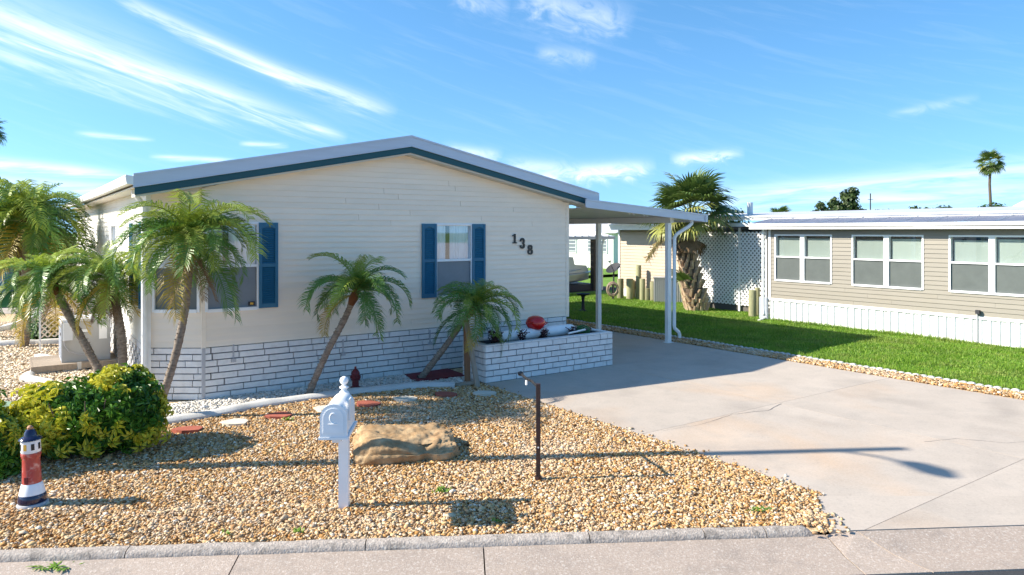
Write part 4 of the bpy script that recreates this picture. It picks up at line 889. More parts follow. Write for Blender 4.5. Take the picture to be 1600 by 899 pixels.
FAN_M = [fan_mesh('fan_frond', FAN, .80, .75, 26, 1.8, .30, s) for s in (1, 2, 3)]; FAN_Y = [fan_mesh('fan_frond', FANY, .80, .75, 30, 2.0, .35, s) for s in (4, 5)]; FAN_D = fan_mesh('dead_frond', FRD, .6, .7, 22, 1.2, .15, 9)
def fan_palm(q, top, n, sc, seed, lo=-.6, hi=1.45):
    rd = random.Random(seed)
    for i in range(n):
        t = (i+.5)/n; pitch = hi+(lo-hi)*t**.85; a = i*2.39996+rd.uniform(-.2, .2)
        me = rd.choice(FAN_M) if t < .72 and rd.random() < .8 else rd.choice(FAN_Y+FAN_M[:1])
        rot = Matrix.Rotation(a, 3, 'Z') @ Matrix.Rotation(-pitch, 3, 'Y') @ Matrix.Rotation(rd.uniform(-.4, .4), 3, 'X')
        o = put(me, 'fan_frond', q, top); o.rotation_euler = rot.to_euler(); o.scale = (sc*rd.uniform(.85, 1.1),)*3
sb = thing('cabbage_palm', 'stout cabbage palm with booted trunk beside the white lattice', 'palm', (6.30, 24.85, 0))
P = spl([(.12, 0, -.1), (.04, 0, .4), (-.12, 0, 1.2), (-.25, 0, 2.1), (-.22, 0, 2.9), (-.15, 0, 3.3)], 8); rad = [.30+.05*math.sin(i*.2) for i in range(len(P))]
MB().tube(P, rad, 14).build('trunk', BARK, sb, smooth=True)
bt = MB(); bt.add([(-.055, 0, -.12), (.055, 0, -.12), (.028, .0, .17), (-.028, .0, .17), (-.04, .06, -.08), (.04, .06, -.08), (.02, .115, .18), (-.02, .115, .18)], [(0, 3, 2, 1), (4, 5, 6, 7), (0, 1, 5, 4), (2, 3, 7, 6), (0, 4, 7, 3), (1, 2, 6, 5)]); bt_me = bt.mesh('boot', BOOT)
for r in range(17):
    i = min(2+int(r*2.2), len(P)-1); c = Vector(P[i])
    for j in range(9):
        a = 6.283*(j+.5*(r % 2))/9; o = put(bt_me, 'boot', sb, (c.x+math.cos(a)*rad[i]*.93, c.y+math.sin(a)*rad[i]*.93, c.z+.02), rot=(random.uniform(-.25, .0), random.uniform(-.3, .3), a-math.pi/2)); o.scale = (1.25, 1.1, 1.1)
fan_palm(sb, (-.12, 0, 3.35), 42, 1.12, 5, lo=-.6)
rd = random.Random(3)
for i in range(9):
    a = rd.uniform(2.6, 4.9) if i < 6 else rd.uniform(0, 6.28); o = put(FAN_D, 'dead_frond', sb, (-.15, 0, 3.05)); o.rotation_euler = (Matrix.Rotation(a, 3, 'Z') @ Matrix.Rotation(rd.uniform(.75, 1.2), 3, 'Y')).to_euler(); o.scale = (rd.uniform(.9, 1.15),)*3
b = MB(); P0 = Vector((-.4, -.3, 2.9)); rd = random.Random(8)              # dried flower stalks
for i in range(4):
    e = P0+Vector((-.8-.16*i, -.2, -.30-.24*i)); mid = (P0+e)/2+Vector((0, 0, .35)); PP = spl([tuple(P0), tuple(mid), tuple(e)], 8); b.tube(PP, .012, 4)
    for k in range(4, len(PP)):
        for j in range(12):
            c = Vector(PP[k]); f_ = c+Vector((rd.uniform(-.16, .16), rd.uniform(-.16, .16), rd.uniform(-.32, .02))); b.add([c, c+Vector((.012, 0, 0)), f_+Vector((.014, .0, 0)), f_+Vector((-.006, .01, .03))], [(0, 1, 2, 3)])
b.build('flower_stalk', mat('dry_flower', (.36, .28, .12), .8, .2, 4), sb, fix=False)
bs = put(FAN_M[0], 'fan_frond', sb, (-.05, -.25, .55)); bs.rotation_euler = (.2, -.9, 3.4); bs.scale = (.9,)*3

wp = thing('tall_fan_palm', 'very tall slender fan palm rising behind the beige house', 'palm', (53.4, 80, 0))
MB().tube([(0, 0, -.3), (.1, 0, 4), (-.1, 0, 8), (0, 0, 10.3)], [.22, .16, .14, .12], 8).build('trunk', BARK, wp); fan_palm(wp, (0, 0, 10.3), 34, 1.15, 15, lo=-.9)
wp = thing('far_fan_palm', 'small far palm crown behind the white vent pipe of the beige house', 'palm', (20.6, 55, 0))
MB().tube([(0, 0, -.3), (.1, 0, 2), (0, 0, 3.6)], [.25, .2, .18], 8).build('trunk', BARK, wp); fan_palm(wp, (0, 0, 3.7), 24, .8, 16, lo=-.7)
wp = thing('left_fan_palm', 'tall fan palm above the side yard palms, its trunk hidden', 'palm', (-33.2, 45, 0))
MB().tube([(0, 0, -.3), (.1, 0, 4), (0, 0, 9)], [.3, .22, .2], 8).build('trunk', BARK, wp); fan_palm(wp, (0, 0, 9.0), 32, .95, 17, lo=-1.0)

# ------------------------------------------------------------------ leafy shrubs and trees
def leaf_cloud(name, cents, count, lsize, m, parent, seed, palmate=0, mats=None, ynoise=0, up=.3, surface=.55):
    """leaves spread through a union of ellipsoids: (x,y,z,rx,ry,rz)"""
    rd = random.Random(seed); b = MB()
    vol = [c[3]*c[4]*c[5] for c in cents]; tot = sum(v**.67 for v in vol)
    for ci, c in enumerate(cents):
        for k in range(int(count*(vol[ci]**.67)/tot)):
            d = Vector((rd.gauss(0, 1), rd.gauss(0, 1), rd.gauss(0, 1))).normalized(); r = (surface+(1-surface)*rd.random())*(1.22 if rd.random() < .05 else 1)*(1+.20*mnoise.noise(d*2.5+Vector((ci*5.1, seed, 0))))
            p = Vector((c[0]+d.x*r*c[3], c[1]+d.y*r*c[4], c[2]+d.z*r*c[5]))
            if p.z < .04: continue
            nrm = (d+Vector((rd.uniform(-.5, .5), rd.uniform(-.5, .5), up+rd.uniform(-.3, .3)))).normalized(); t = nrm.orthogonal().normalized(); t = Matrix.Rotation(rd.uniform(0, 6.28), 3, nrm) @ t; s = nrm.cross(t); mi = 0
            if mats: mi = 1 if (mnoise.noise(p*2.1+Vector((7, 3, 1)))*1.3+ynoise+rd.uniform(-.30, .30)+(.22 if r > .92 else -.18)) > 0 else 0
            if palmate:
                for j in range(palmate):
                    a = 6.283*j/palmate+rd.uniform(-.15, .15); dd = (t*math.cos(a)+s*math.sin(a)); l = lsize*rd.uniform(.75, 1.2); w = dd.cross(nrm)*l*.20
                    m1 = p+dd*l*.5+nrm*l*.08; e = p+dd*l-nrm*l*.42; b.add([p+dd*l*.12, m1+w, e, m1-w], [(0, 1, 2), (0, 2, 3)], mi)
            else:
                l = lsize*rd.uniform(.6, 1.3); w = s*l*.42; m1 = p+t*l*.5; b.add([p, m1+w, p+t*l-nrm*l*.15, m1-w], [(0, 1, 2), (0, 2, 3)], mi)
    o = b.build(name, mats or m, parent, fix=False); o['kind'] = 'stuff'; return o
def stems(b, n, r, h, seed):
    rd = random.Random(seed)
    for i in range(n):
        a = rd.uniform(0, 6.28); rr = r*math.sqrt(rd.random()); b.tube([(rr*.35*math.cos(a), rr*.35*math.sin(a), -.05), (rr*.7*math.cos(a), rr*.7*math.sin(a), h*.5), (rr*math.cos(a), rr*math.sin(a), h)], [.014, .011, .006], 5)
    return b
q = thing('variegated_shrub', 'rounded yellow and green variegated shrub beside the lighthouse ornament', 'shrub', (-5.30, 8.95, 0))
leaf_cloud('foliage', [(0, 0, .42, .92, .62, .50), (.42, .02, .52, .52, .55, .50), (-.45, .1, .42, .52, .55, .45), (.25, .25, .66, .42, .45, .38), (.62, -.05, .40, .36, .42, .38), (-.2, -.2, .42, .5, .45, .42)], 3700, .098, None, q, 5, 7, [LEAFG, LEAFY], .03, up=.15)
stems(MB(), 26, .7, .75, 4).build('stems', BARK, q)
q = thing('variegated_shrub', 'smaller yellow and green shrub left of the lighthouse ornament', 'shrub', (-5.98, 8.15, 0))
leaf_cloud('foliage', [(0, 0, .34, .48, .45, .38), (-.3, .2, .5, .4, .4, .42), (.15, -.15, .2, .32, .32, .24)], 1000, .095, None, q, 6, 7, [LEAFG, LEAFY], .03, up=.15); stems(MB(), 12, .35, .6, 5).build('stems', BARK, q)
q = thing('low_shrub', 'low dark green shrub at the foot of the side yard palm', 'shrub', (-11.3, 18.1, 0))
leaf_cloud('foliage', [(0, 0, .25, .9, .6, .38), (-.6, .1, .2, .5, .5, .3), (.5, 0, .3, .5, .5, .4)], 2600, .10, HEDGE, q, 9); stems(MB(), 14, .6, .35, 6).build('stems', BARK, q)
def tree(name, label, loc, h, cents, count, ls, seed, tr=.22, m=OAKL):
    q = thing(name, label, 'tree', loc); b = MB(); b.tube([(0, 0, -.2), (.1, 0, h*.25), (-.05, 0, h*.5), (0, 0, h*.7)], [tr, tr*.8, tr*.6, tr*.4], 8)
    for c in cents: b.tube([(0, 0, h*.35), (c[0]*.5, c[1]*.5, (h*.4+c[2])*.5), (c[0], c[1], c[2])], [tr*.45, tr*.3, tr*.12], 6)
    b.build('trunk', BARK, q); leaf_cloud('crown', cents, count, ls, m, q, seed, surface=.2, up=.1); return q
tree('broadleaf_tree', 'dark broadleaf tree with uneven crown above the beige roof', (27.2, 60, 0), 5.6, [(-1.0, 0, 3.9, 1.1, 1.1, .9), (.1, 0, 4.4, .9, 1, .8), (1.0, 0, 5.0, .85, .9, 1.05), (1.35, 0, 5.9, .5, .6, .6), (.7, 0, 5.7, .4, .5, .5), (-1.9, 0, 4.1, .5, .6, .35), (1.6, 0, 4.2, .6, .7, .8), (-.3, 0, 5.1, .5, .5, .5), (-1.4, 0, 4.8, .4, .5, .4), (0, 0, 3.3, 1.8, 1.4, .7)], 5200, .26, 31)
tree('far_bush_tree', 'low dark tree tip beside a thin mast beyond the beige roof', (33, 66, 0), 4.6, [(-.5, 0, 4.2, .9, .8, .5), (1.2, 0, 4.3, 1.2, .9, .5), (.2, 0, 3.4, 2, 1.2, .6)], 1600, .28, 32)
tree('round_tree', 'bright green round topped tree below the tall fan palm', (49.5, 75, 0), 5.2, [(1.0, 0, 4.6, 2.1, 1.6, 1.1), (-.8, 0, 4.3, 1.2, 1.2, .8), (2.4, 0, 4.1, 1.2, 1.2, .8)], 3000, .30, 33, m=HEDGE)
tree('far_bush_tree', 'dark spreading tree left of the round tree under the tall fan palm', (44.8, 76, 0), 5, [(-1.0, 0, 4.4, 1.5, 1.2, .9), (-2.2, 0, 4.9, .5, .5, .6), (1.0, 0, 4.7, 1.3, 1.1, .8), (0, 0, 3.6, 2.6, 1.5, .8)], 2600, .30, 34)
tree('far_bush_tree', 'distant dark tree just right of the cabbage palm crown', (21.5, 72, 0), 5, [(-1.2, 0, 4.2, 1.4, 1, .6), (.8, 0, 4.4, 1.2, 1, .6), (0, 0, 3.4, 2.4, 1.2, .8)], 1600, .3, 35)
m_ = thing('antenna_mast', 'thin mast standing between distant trees beyond the beige roof', 'mast', (32.5, 65, 0)); MB().tube([(0, 0, -.2), (0, 0, 6.15)], .05, 6).build('pole', DGREY, m_); MB().tube([(-.25, 0, 5.6), (.25, 0, 5.6)], .02, 5).build('crossbar', DGREY, m_)
q = thing('hedge', 'dark green hedge along the fence beyond the side lawn', 'hedge', (-24, 34, 0)); leaf_cloud('foliage', [(x, 0, .9, 1.4, .8, 1.0) for x in (-6, -4, -2, 0, 2, 4, 6, 8)], 5000, .22, HEDGE, q, 41, surface=.4); stems(MB(), 12, 4, .8, 7).build('stems', BARK, q)
q = thing('board_fence', 'dark board fence behind the far side lawn', 'fence', (-24, 32.5, 0), R(4))
fb = MB().box(-.145, .145, -.012, .012, .02, 1.35).mesh('board', DKWOOD)
for i in range(40): put(fb, 'board', q, (-6+i*.3, 0, 0))
MB().box(-6.2, 6, .013, .06, .3, .4).build('rail', DKWOOD, q); MB().box(-6.2, 6, .013, .06, 1.0, 1.1).build('rail', DKWOOD, q)
for i in range(6): MB().box(-6+i*2.4, -5.9+i*2.4, .061, .16, -.1, 1.3).build('post', DKWOOD, q)

# weeds
def weed(x, y, z, n, s, label, flat=False):
    rd = random.Random(int(x*100)); b = MB()
    for i in range(n):
        a = rd.uniform(0, 6.28); l = s*rd.uniform(.4, 1); rr = rd.uniform(0, s*.8); c = Vector((rr*math.cos(a)*1.5, rr*math.sin(a)*.5, 0)); d = Vector((math.cos(a*3), math.sin(a*3), .25 if flat else .9)); w = Vector((-d.y, d.x, 0))*.007
        b.add([c-w, c+w, c+d*l*.6+w*1.3, c+d*l*.6-w*1.3, c+d*l+Vector((0, 0, -.1*l))], [(0, 1, 2, 3), (3, 2, 4)])
    tag(b.build('weed', BLADE, None, loc=(x, y, z), fix=False), label, 'weed', 'weeds sprouting in gravel and gutter')
weed(-.76, 7.5, .015, 26, .07, 'small weed tuft in gravel near the mailbox shadow'); weed(2.42, 7.03, .015, 60, .075, 'low green weed patch in gravel near the driveway corner', True); weed(-3.80, 5.98, -.05, 60, .13, 'straggling weed growing in the gutter joint', True)
weed(-.15, 6.75, .012, 14, .05, 'tiny weed sprouting behind the curb'); weed(-1.95, 6.5, .015, 14, .05, 'tiny weed near the mailbox post and curb'); weed(-3.25, 10.35, .015, 18, .09, 'thin weed beside the dark red stepping stone'); weed(-2.55, 6.46, .012, 12, .05, 'tiny weed in gravel between lighthouse and mailbox')

# ------------------------------------------------------------------ air conditioner
pf = thing('ac_platform', 'low wooden platform under the air conditioner', 'platform', (*uv(-1.5, 4.65), 0), TH)
for k in range(6): MB().box(-.72, .72, -.62+k*.22, -.62+k*.22+.212, .115, .15).build('plank', WOOD, pf)
MB().box(-.72, .72, -.66, -.625, .04, .152).build('rim_board', WOOD, pf); MB().box(-.755, -.721, -.66, .7, .04, .152).build('rim_board', WOOD, pf); MB().box(.0, .07, -.675, -.661, .03, .17).build('strap', EDGEM, pf)
for x in (-.55, -.05, .5):
    for y in (-.55, .5): MB().box(x-.19, x+.19, y-.08, y+.08, -.05, .1145).build('foot_block', EDGEM, pf)
ac = thing('air_conditioner', 'grey boxy outdoor air conditioner on a wooden platform beside the house', 'air conditioner', (*uv(-1.33, 4.62), .151), TH)
cab = MB().box(-.42, .42, -.42, .45, 0, .80).build('cabinet', ACM, ac); MB().box(-.425, -.4205, -.40, .43, .03, .78).build('coil_guard', ACL, cab)
MB().box(-.43, .43, -.43, .46, .801, .84).build('top_cover', ACL, ac)
for k in range(14): MB().box(-.432, -.4255, -.38+k*.057, -.372+k*.057, .06, .75).build('guard_wire', ACL, cab)
MB().box(-.40, -.24, -.50, -.4205, .44, .79).build('disconnect_box', ACL, ac); MB().tube([(-.38, -.46, .44), (-.37, -.455, .34), (-.30, -.45, .22), (-.12, -.44, .14), (.1, -.43, .13)], .012, 6).build('conduit', GREYP, ac, smooth=True)
MB().box(.22, .36, -.4245, -.4205, .42, .70).build('data_plate', PLASTW, ac); MB().box(-.12, .03, -.4245, -.4205, .58, .63).build('label_plate', PLASTW, ac); MB().box(-.435, -.4325, -.36, -.12, .52, .58).build('warning_plate', NAVY, cab)
MB().tube([(.05, -.4205, .10), (.05, -.425, .10)], .012, 8).build('knockout', BLACK, ac)
# lattice screen beyond the air conditioner
def lattice_mesh(W_, H_, pitch, w, t):
    b = MB(); n = int((W_+H_)/pitch)+1
    for sg, off in ((1, 0), (-1, t)):
        for i in range(-n, n+1):
            c = i*pitch; poly = [(c-w*.7, 0), (c+w*.7, 0), (c+w*.7+sg*H_, H_), (c-w*.7+sg*H_, H_)]
            poly = clip(clip(poly, 1, 0, 0), -1, 0, -W_)
            if len(poly) > 2: nn = len(poly); b.add([(x, off, z) for x, z in poly]+[(x, off+t*.95, z) for x, z in poly], [tuple(range(nn)), tuple(range(nn, 2*nn))[::-1]]+[(k, (k+1) % nn, nn+(k+1) % nn, nn+k) for k in range(nn)])
    return b
q = thing('lattice_screen', 'cream diagonal lattice screen behind the air conditioner', 'lattice', (*uv(-2.0, 7.2), 0), TH)
o = lattice_mesh(1.2, 1.9, .13, .03, .008).build('lattice', CREAM, q, loc=(0, 0, .3), fix=False); o['kind'] = 'stuff'
for x in (-.04, 1.2): MB().box(x, x+.04, -.01, .03, -.05, 2.25).build('post', WHITE, q)

# ------------------------------------------------------------------ neighbour house
NU, NV = 16.72, 1.2
nb = thing('neighbour_house', 'beige lap-sided mobile home with white ribbed skirting and twin windows', 'house', (*uv(NU, NV), 0), TH)
PN = lambda s, n, z: (-n, -s, z)
SK2, NL = .68, 13
wins = [(.24, 2.03), (2.71, 4.55), (5.24, 7.08), (7.9, 9.7)]
siding(nb, PN, .0, NL, SK2, .115, 19, BEIGE, [(a, b, 1.27, 2.60) for a, b in wins], lap=.02)
MB().box(.13, .2, -NL, 0, SK2, 2.9).build('wall_backing', DARKR, nb)
for i, (a, b) in enumerate(wins): window(nb, PN, a, b, 1.27, 2.60, double=True, curtain=BLIND, screen=SCREENL, sash=.52)
MB().box(-.03, .05, -.06, .02, SK2, 2.88).build('corner_trim', WHITE, nb); MB().box(.0, 6, .02, .08, SK2, 2.88).build('end_wall', BEIGE, nb)
MB().box(.03, .06, -NL, 0, -.1, SK2-.06).build('skirt_backing', WHITE, nb); MB().box(-.03, .02, -NL, .02, SK2-.075, SK2-.001).build('skirt_rail', WHITE, nb)
rb = MB().extr([(-.10, .03), (-.10, .012), (-.042, .012), (-.030, -.022), (.030, -.022), (.042, .012), (.10, .012), (.10, .03)], (0, 0, -.08), (0, 0, SK2-.076), (0, 1, 0), (1, 0, 0)).mesh('skirt_panel', WHITE)
for i in range(int(NL/.2)): put(rb, 'skirt_panel', nb, (0, -.1-i*.2, 0))
MB().tube([(-.04, -5.85, 0), (-.04, -5.85, SK2+.06), (-.10, -5.86, SK2+.10)], .022, 6).build('vent_pipe', GREYP, nb); MB().box(-.13, -.05, -5.93, -5.84, SK2+.06, SK2+.15).build('vent_hood', DGREY, nb)
# eaves: a lower and an upper band with a shallow awning roof between them
V0, V1 = 8.9, -NL-.3
def band(n0, n1, z0, z1, name, m, v0=V0): return MB().box(-n0, -n1, V1, v0, z0, z1).build(name, m, nb)
band(.34, .30, 2.80, 2.862, 'lower_fascia', WHITE, .5); band(.33, .301, 2.863, 2.884, 'gutter_gap', DGREY, .5); band(.37, .30, 2.885, 2.97, 'gutter', WHITE, .5); band(.29, -.02, 2.81, 2.82, 'soffit', BEIGE, .5)
MB().add([(-.36, V1, 2.975), (-.36, .5, 2.975), (.75, .5, 3.145), (.75, V1, 3.145)], [(0, 1, 2, 3)]).build('awning_roof', mat('blue_grey_roof', (.13, .145, .20), .5, .1, 2, dirt=((.25, .25, .30), 1.5, .4)), nb)
for k in range(18): MB().add([(-.36, .4-k*.75, 2.977), (.75, .4-k*.75, 3.147), (.75, .385-k*.75, 3.165), (-.36, .385-k*.75, 2.995), (-.36, .37-k*.75, 2.977), (.75, .37-k*.75, 3.147)], [(0, 1, 2, 3), (3, 2, 5, 4)]).build('awning_seam', ROOFM, nb)
MB().box(.70, .76, V1, V0, 3.10, 3.23).build('upper_fascia', WHITE, nb); MB().box(.66, .70, V1, V0, 3.19, 3.245).build('upper_fascia', WHITE, nb)
MB().add([(.66, V1, 3.25), (.66, V0, 3.25), (4.2, V0, 3.45), (4.2, V1, 3.45), (7.8, V1, 3.25), (7.8, V0, 3.25)], [(0, 1, 2, 3), (3, 2, 5, 4)]).build('roof', ROOFM, nb)
MB().add([(.70, .5, 3.02), (.70, .5, 2.90), (.9, 4.6, 2.86), (.9, 4.6, 3.02)], [(0, 1, 2, 3)]).build('porch_fascia', WHITE, nb)
MB().add([(.72, .5, 2.93), (.9, 4.7, 2.87), (2.0, 4.7, 2.95), (2.0, .5, 2.95)], [(0, 1, 2, 3)]).build('porch_roof', FASC, nb)
MB().tube([(2.0, 2.2, 3.2), (2.0, 2.2, 3.75)], .10, 12).build('roof_vent', WHITE, nb)
# rear tan section
PT = lambda s, n, z: (1.9-n, s, z)
siding(nb, PT, 3.9, 8.65, .35, .125, 19, TAN, name='siding_board', lap=.022)
MB().box(1.93, 7.4, 3.9, 8.62, .0, 2.8).build('rear_wall', TAN, nb); MB().box(1.86, 1.95, 8.62, 8.72, 0, 2.86).build('corner_trim', WHITE, nb)
MB().box(1.885, 1.92, 3.9, 8.62, -.05, .34).build('rear_skirt', WHITE, nb)
MB().box(1.35, 1.9, 3.9, 8.85, 2.80, 2.82).build('rear_soffit', mat('brown_soffit', (.22, .19, .17), .7), nb); MB().box(1.29, 1.349, 3.9, 8.9, 2.79, 3.0).build('rear_fascia', WHITE, nb)
MB().add([(1.29, 3.9, 3.005), (1.29, 8.9, 3.005), (2.4, 8.9, 3.3), (2.4, 3.9, 3.3)], [(0, 1, 2, 3)]).build('rear_roof', METALW, nb)
MB().box(7.0, 7.6, -NL, 8.6, 0, 3.0).build('far_wall', BEIGE, nb)
# lattice porch front with posts
o = lattice_mesh(3.55, 2.5, .155, .055, .01).build('lattice', PLASTW, nb, fix=False); o.location = (1.03, 3.7, .22); o.rotation_euler = (0, 0, -math.pi/2); o['kind'] = 'stuff'
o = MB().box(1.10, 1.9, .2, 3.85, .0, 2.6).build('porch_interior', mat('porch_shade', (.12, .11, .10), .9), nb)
for v in (.08, 1.9, 3.72): MB().box(1.0, 1.06, v-.035, v+.035, 0, 2.86).build('porch_post', WHITE, nb)
for x, r in ((.0, .045), (.17, .035)): MB().tube([(x-.09, .16, 2.92), (x-.09, .16, .35), (x-.12, .13, .15)], r, 8).build('downspout', WHITE, nb, smooth=True)
MB().tube([(-.12, .10, .05), (-.35, .02, .03), (-.6, -.05, .015)], .04, 8).build('splash_pipe', WHITE, nb, smooth=True)
MB().box(-.10, .0, .03, .30, .0, .68).build('meter_board', FASC, nb)

# pilings
def piling(x, y, h, r, label, lean=0):
    o = MB().lathe([(r*1.02, -.1), (r, .1), (r*.98, h-.02), (r*.9, h)], 12).build('piling', PILE, None, smooth=True, loc=(x, y, 0), rz=random.uniform(0, 3)); o.rotation_euler.y = lean; tag(o, label, 'piling', 'wooden pilings standing beside the neighbour house')
piling(4.43, 29.3, .80, .135, 'short brown piling next to the hose reel'); piling(4.75, 28.9, .82, .145, 'thick greenish piling second from the hose reel'); piling(5.12, 29.0, 1.36, .11, 'tallest slim green piling in the row')
piling(5.38, 29.5, 1.22, .13, 'tall dark weathered piling standing behind the tallest slim one'); piling(5.19, 28.5, .85, .115, 'yellowish piling in front of the tallest slim one'); piling(5.34, 28.3, .48, .09, 'stubby short brown piling in the row'); piling(5.56, 28.25, .75, .125, 'green piling next to the grey ribbed box')
piling(4.95, 29.6, .72, .12, 'half hidden piling behind the two thick pilings'); piling(6.22, 25.5, 1.12, .10, 'slanting green piling leaning by the cabbage palm trunk', -.26); piling(7.72, 23.0, .85, .125, 'thick green piling in front of the white lattice'); piling(7.98, 23.3, .9, .08, 'thin brown post behind the thick piling at the lattice')
q = thing('utility_enclosure', 'grey ribbed plastic enclosure between pilings and cabbage palm', 'enclosure', (6.05, 27.75, 0), R(-12)); MB().box(-.55, .55, -.3, .3, -.05, .93).build('cabinet', GREYP, q); MB().box(-.57, .57, -.33, .33, .931, .97).build('lid', GREYP, q)
for k in range(14): MB().box(-.53+k*.078, -.50+k*.078, -.315, -.3005, .03, .9).build('rib', GREYP, q)
q = thing('satellite_dish', 'dark satellite dish on a short pole near the pilings', 'satellite dish', (4.1, 28.9, 0)); MB().tube([(0, 0, -.1), (0, 0, 1.0), (0, -.06, 1.12)], .03, 8).build('pole', DGREY, q)
M = Matrix.Translation((0, -.1, 1.2)) @ Matrix.Rotation(R(28), 4, 'X') @ Matrix.Rotation(R(-28), 4, 'Y'); b = MB(); b.lathe([(.02, 0), (.12, .012), (.22, .04), (.31, .085), (.315, .09), (.30, .085), (.2, .045), (.02, .012)], 24); b.v = [tuple(M @ Vector(p)) for p in b.v]; b.build('dish', DGREY, q, smooth=True)
MB().tube([tuple(M @ Vector((0, -.28, .06))), tuple(M @ Vector((0, -.2, .3))), tuple(M @ Vector((0, -.02, .42)))], .014, 6).build('arm', DGREY, q); b = MB(); b.box(-.05, .05, -.05, .05, .40, .50, M=M); b.build('receiver', PLASTW, q)
q = thing('hose_reel', 'coiled tan and pink hose hanging on a stand below the satellite dish', 'hose', (4.02, 28.6, 0)); b = MB()
for k in range(7):
    r = .17+.016*k+random.uniform(-.01, .01); dy = random.uniform(-.05, .05); b.tube([(r*math.cos(a)*.95, dy+.02*math.sin(a*2+k), .42+r*1.15*math.sin(a)) for a in [i*6.283/24 for i in range(25)]], .016, 5)
b.build('coil', HOSE, q, smooth=True); MB().box(-.02, .02, .03, .07, -.05, .62).build('stand', DGREY, q)
q = thing('bird_bath', 'small dark pedestal bird bath on the lawn behind the house corner', 'bird bath', (2.44, 24.6, 0)); MB().lathe([(.14, -.03), (.13, .02), (.06, .06), (.05, .30), (.06, .48), (.09, .53)], 14).build('pedestal', DGREY, q, smooth=True); MB().lathe([(.08, .5305), (.2, .555), (.245, .60), (.235, .605), (.18, .575), (.02, .565)], 20).build('bowl', DGREY, q, smooth=True)

# boat shelter, boat, far houses
q = thing('boat_shelter', 'open shelter with white ribbed metal roof over the boat', 'shelter', (*uv(0, 0), 0), TH); SU0, SU1, SV0, SV1 = 12.5, 20.7, 12.4, 16.6
pan = MB().add([(.004, SV0, 2.50), (.396, SV0, 2.50), (.396, SV1, 3.12), (.004, SV1, 3.12), (.004, SV0, 2.52), (.03, SV0, 2.56), (.03, SV1, 3.18), (.004, SV1, 3.16)], [(0, 1, 2, 3), (4, 5, 6, 7), (0, 4, 7, 3)]).mesh('roof_sheet', METALW)
sh_ = MB().add([(0, SV0, 2.515), (.035, SV0, 2.58), (.07, SV0, 2.515), (0, SV1, 3.135), (.035, SV1, 3.2), (.07, SV1, 3.135)], [(0, 1, 4, 3), (1, 2, 5, 4), (0, 2, 1)]).mesh('roof_rib', GREYP)
for i in range(20): put(pan, 'roof_sheet', q, (SU0+i*.41, 0, 0)); put(sh_, 'roof_rib', q, (SU0+i*.41, 0, 0))
MB().box(SU0, SU1, SV0-.04, SV0, 2.36, 2.50).build('eave_beam', FASC, q); MB().box(SU0, SU1, SV1, SV1+.05, 2.9, 3.1).build('rear_beam', FASC, q)
for u, v in ((19.55, SV0+.15), (20.4, SV1-.6), (14, SV0+.15), (14, SV1-.3)): MB().box(u-.12, u+.12, v-.12, v+.12, -.2, 2.36 if v < 14 else 2.85).build('post', DKWOOD, q)
MB().tube([(20.05, SV0+.05, 2.36), (20.05, SV0+.1, 2.2), (20.0, SV0+.12, 2.1), (20.0, SV0+.12, 0)], .06, 8).build('downspout', WHITE, q, smooth=True)
sheet('dock', [uv(12, 12.2), uv(21.5, 12.2), uv(21.5, 18), uv(12, 18)], .006, DKWOOD); sheet('far_lawn', [uv(-10, 21), uv(80, 21), uv(80, 90), uv(-10, 90)], .012, GRASSG)
q = thing('motor_boat', 'white motor boat under the metal roofed shelter', 'boat', (*uv(17.55, 13.4), 0), TH); b = MB(); K = 14; rings = []
for i in range(K):
    t = i/(K-1); x = -2.6+5.0*t; w = .95*(1-max(0, (t-.5)/.5)**2.2)+.02; sh = .62+.22*t; kz = .28+.18*max(0, (t-.6)/.4)**2
    rings.append([(x+.25*t, -w, sh), (x, -w*.86, kz+.18), (x, 0, kz), (x, w*.86, kz+.18), (x+.25*t, w, sh), (x+.25*t, w*.85, sh+.02), (x+.25*t, -w*.85, sh+.02)])
b.add([p for r in rings for p in r], [(i*7+j, i*7+(j+1) % 7, (i+1)*7+(j+1) % 7, (i+1)*7+j) for i in range(K-1) for j in range(7)]+[tuple(range(7)), tuple(range((K-1)*7, K*7))]); b.build('hull', BOATW, q, smooth=True)
b = MB(); b.extr([(-.9, .70), (1.9, .86), (1.75, 1.15), (1.05, 1.2), (.95, 1.55), (-.1, 1.62), (-.9, 1.5)], (0, -.6, 0), (0, .6, 0), (1, 0, 0), (0, 0, 1)); b.build('cabin', BOATW, q); b = MB(); b.extr([(1.0, 1.22), (.93, 1.5), (.89, 1.5), (.96, 1.22)], (0, -.55, 0), (0, .55, 0), (1, 0, 0), (0, 0, 1)); b.build('windshield', DGREY, q)
MB().tube([(-1, -.75, .72), (.6, -.8, .92), (2.0, -.45, 1.02), (2.45, 0, 1.04)], .02, 6).build('rail', FASC, q); MB().box(-2.7, 2.2, -.85, .85, .02, .30).build('trailer_bunk', BOATD, q); MB().box(-2.5, -2.3, -1.0, -.8, .0, .1).build('trailer_foot', BOATD, q)

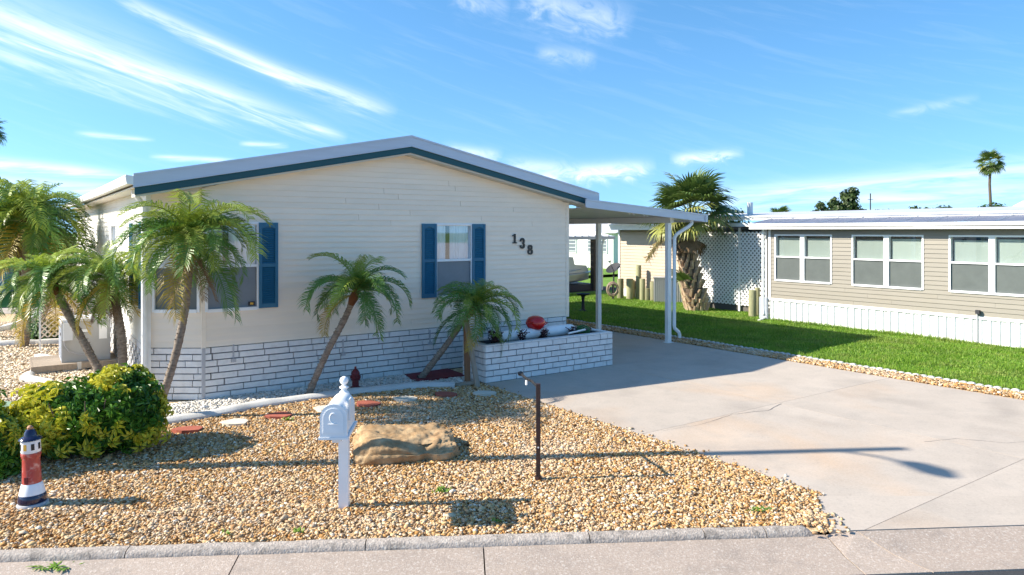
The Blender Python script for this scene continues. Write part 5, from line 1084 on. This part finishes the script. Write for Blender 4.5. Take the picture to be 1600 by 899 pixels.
def far_house(name, label, loc, rz, L, D, h, wallm, roofm, wn, pitch=.22, win=True):
    q = thing(name, label, 'house', loc, rz); MB().box(-L/2, L/2, -D/2, D/2, -.2, h).build('wall', wallm, q)
    b = MB(); rh = h+pitch*D/2; o = .4; b.add([(-L/2-o, -D/2-o, h-.02), (L/2+o, -D/2-o, h-.02), (L/2+o, 0, rh), (-L/2-o, 0, rh), (L/2+o, D/2+o, h-.02), (-L/2-o, D/2+o, h-.02)], [(0, 1, 2, 3), (3, 2, 4, 5), (0, 3, 5), (1, 4, 2), (0, 5, 4, 1)]); b.build('roof', roofm, q)
    for i in range(wn):
        x = -L/2+L*(i+.5)/wn; w = MB().box(x-.85, x+.85, -D/2-.06, -D/2-.001, 1.1, 2.3).build('window', FRAMEW, q); MB().box(x-.78, x-.04, -D/2-.07, -D/2-.061, 1.17, 2.23).build('pane', SCREEN, w); MB().box(x+.04, x+.78, -D/2-.07, -D/2-.061, 1.17, 2.23).build('pane', SCREEN, w)
        for k in range(4): MB().box(x-.8, x+.8, -D/2-.09, -D/2-.0705, 1.22+k*.27, 1.26+k*.27).build('louvre', FRAMEW, w)
    return q
far_house('far_house', 'distant white house with louvred windows beyond the boat shelter', (3.5, 60, 0), R(-38), 16, 8, 2.6, WHITE_SIDE, ROOFM, 6)
far_house('white_gable_house', 'distant house with a bright white roof beyond the beige house', (52.8, 62, 0), R(-8), 15, 10, 4.0, WHITE_SIDE, METALW, 4, .28)
far_house('left_house', 'pale blue house glimpsed behind the side yard palms', (-26.6, 29, 0), R(10), 9, 8, 3.9, LBLUE, LBLUE, 3, .25)

# ------------------------------------------------------------------ street lamp standing left of the view; its long shadow crosses gravel and drive
q = thing('street_lamp', 'tall street lamp at the left whose long shadow crosses the gravel', 'street lamp', (-6.9, 8.08, 0))
MB().tube([(0, 0, -.2), (0, 0, 4), (0, 0, 8.16)], [.12, .10, .075], 10).build('pole', FASC, q, smooth=True); MB().lathe([(.16, -.02), (.16, .06), (.1, .12), (.08, .2)], 14).build('base', FASC, q)
MB().tube([(0, 0, 7.55), (.03, -.25, 7.80), (.06, -.55, 7.95)], .028, 7).build('arm', FASC, q, smooth=True)
b = MB(); b.tube([(.05, -.48, 7.93), (.07, -.58, 7.98), (.16, -.85, 8.0), (.24, -1.05, 7.98)], [.05, .10, .12, .05], 10); b.build('lamp_head', FASC, q, smooth=True)
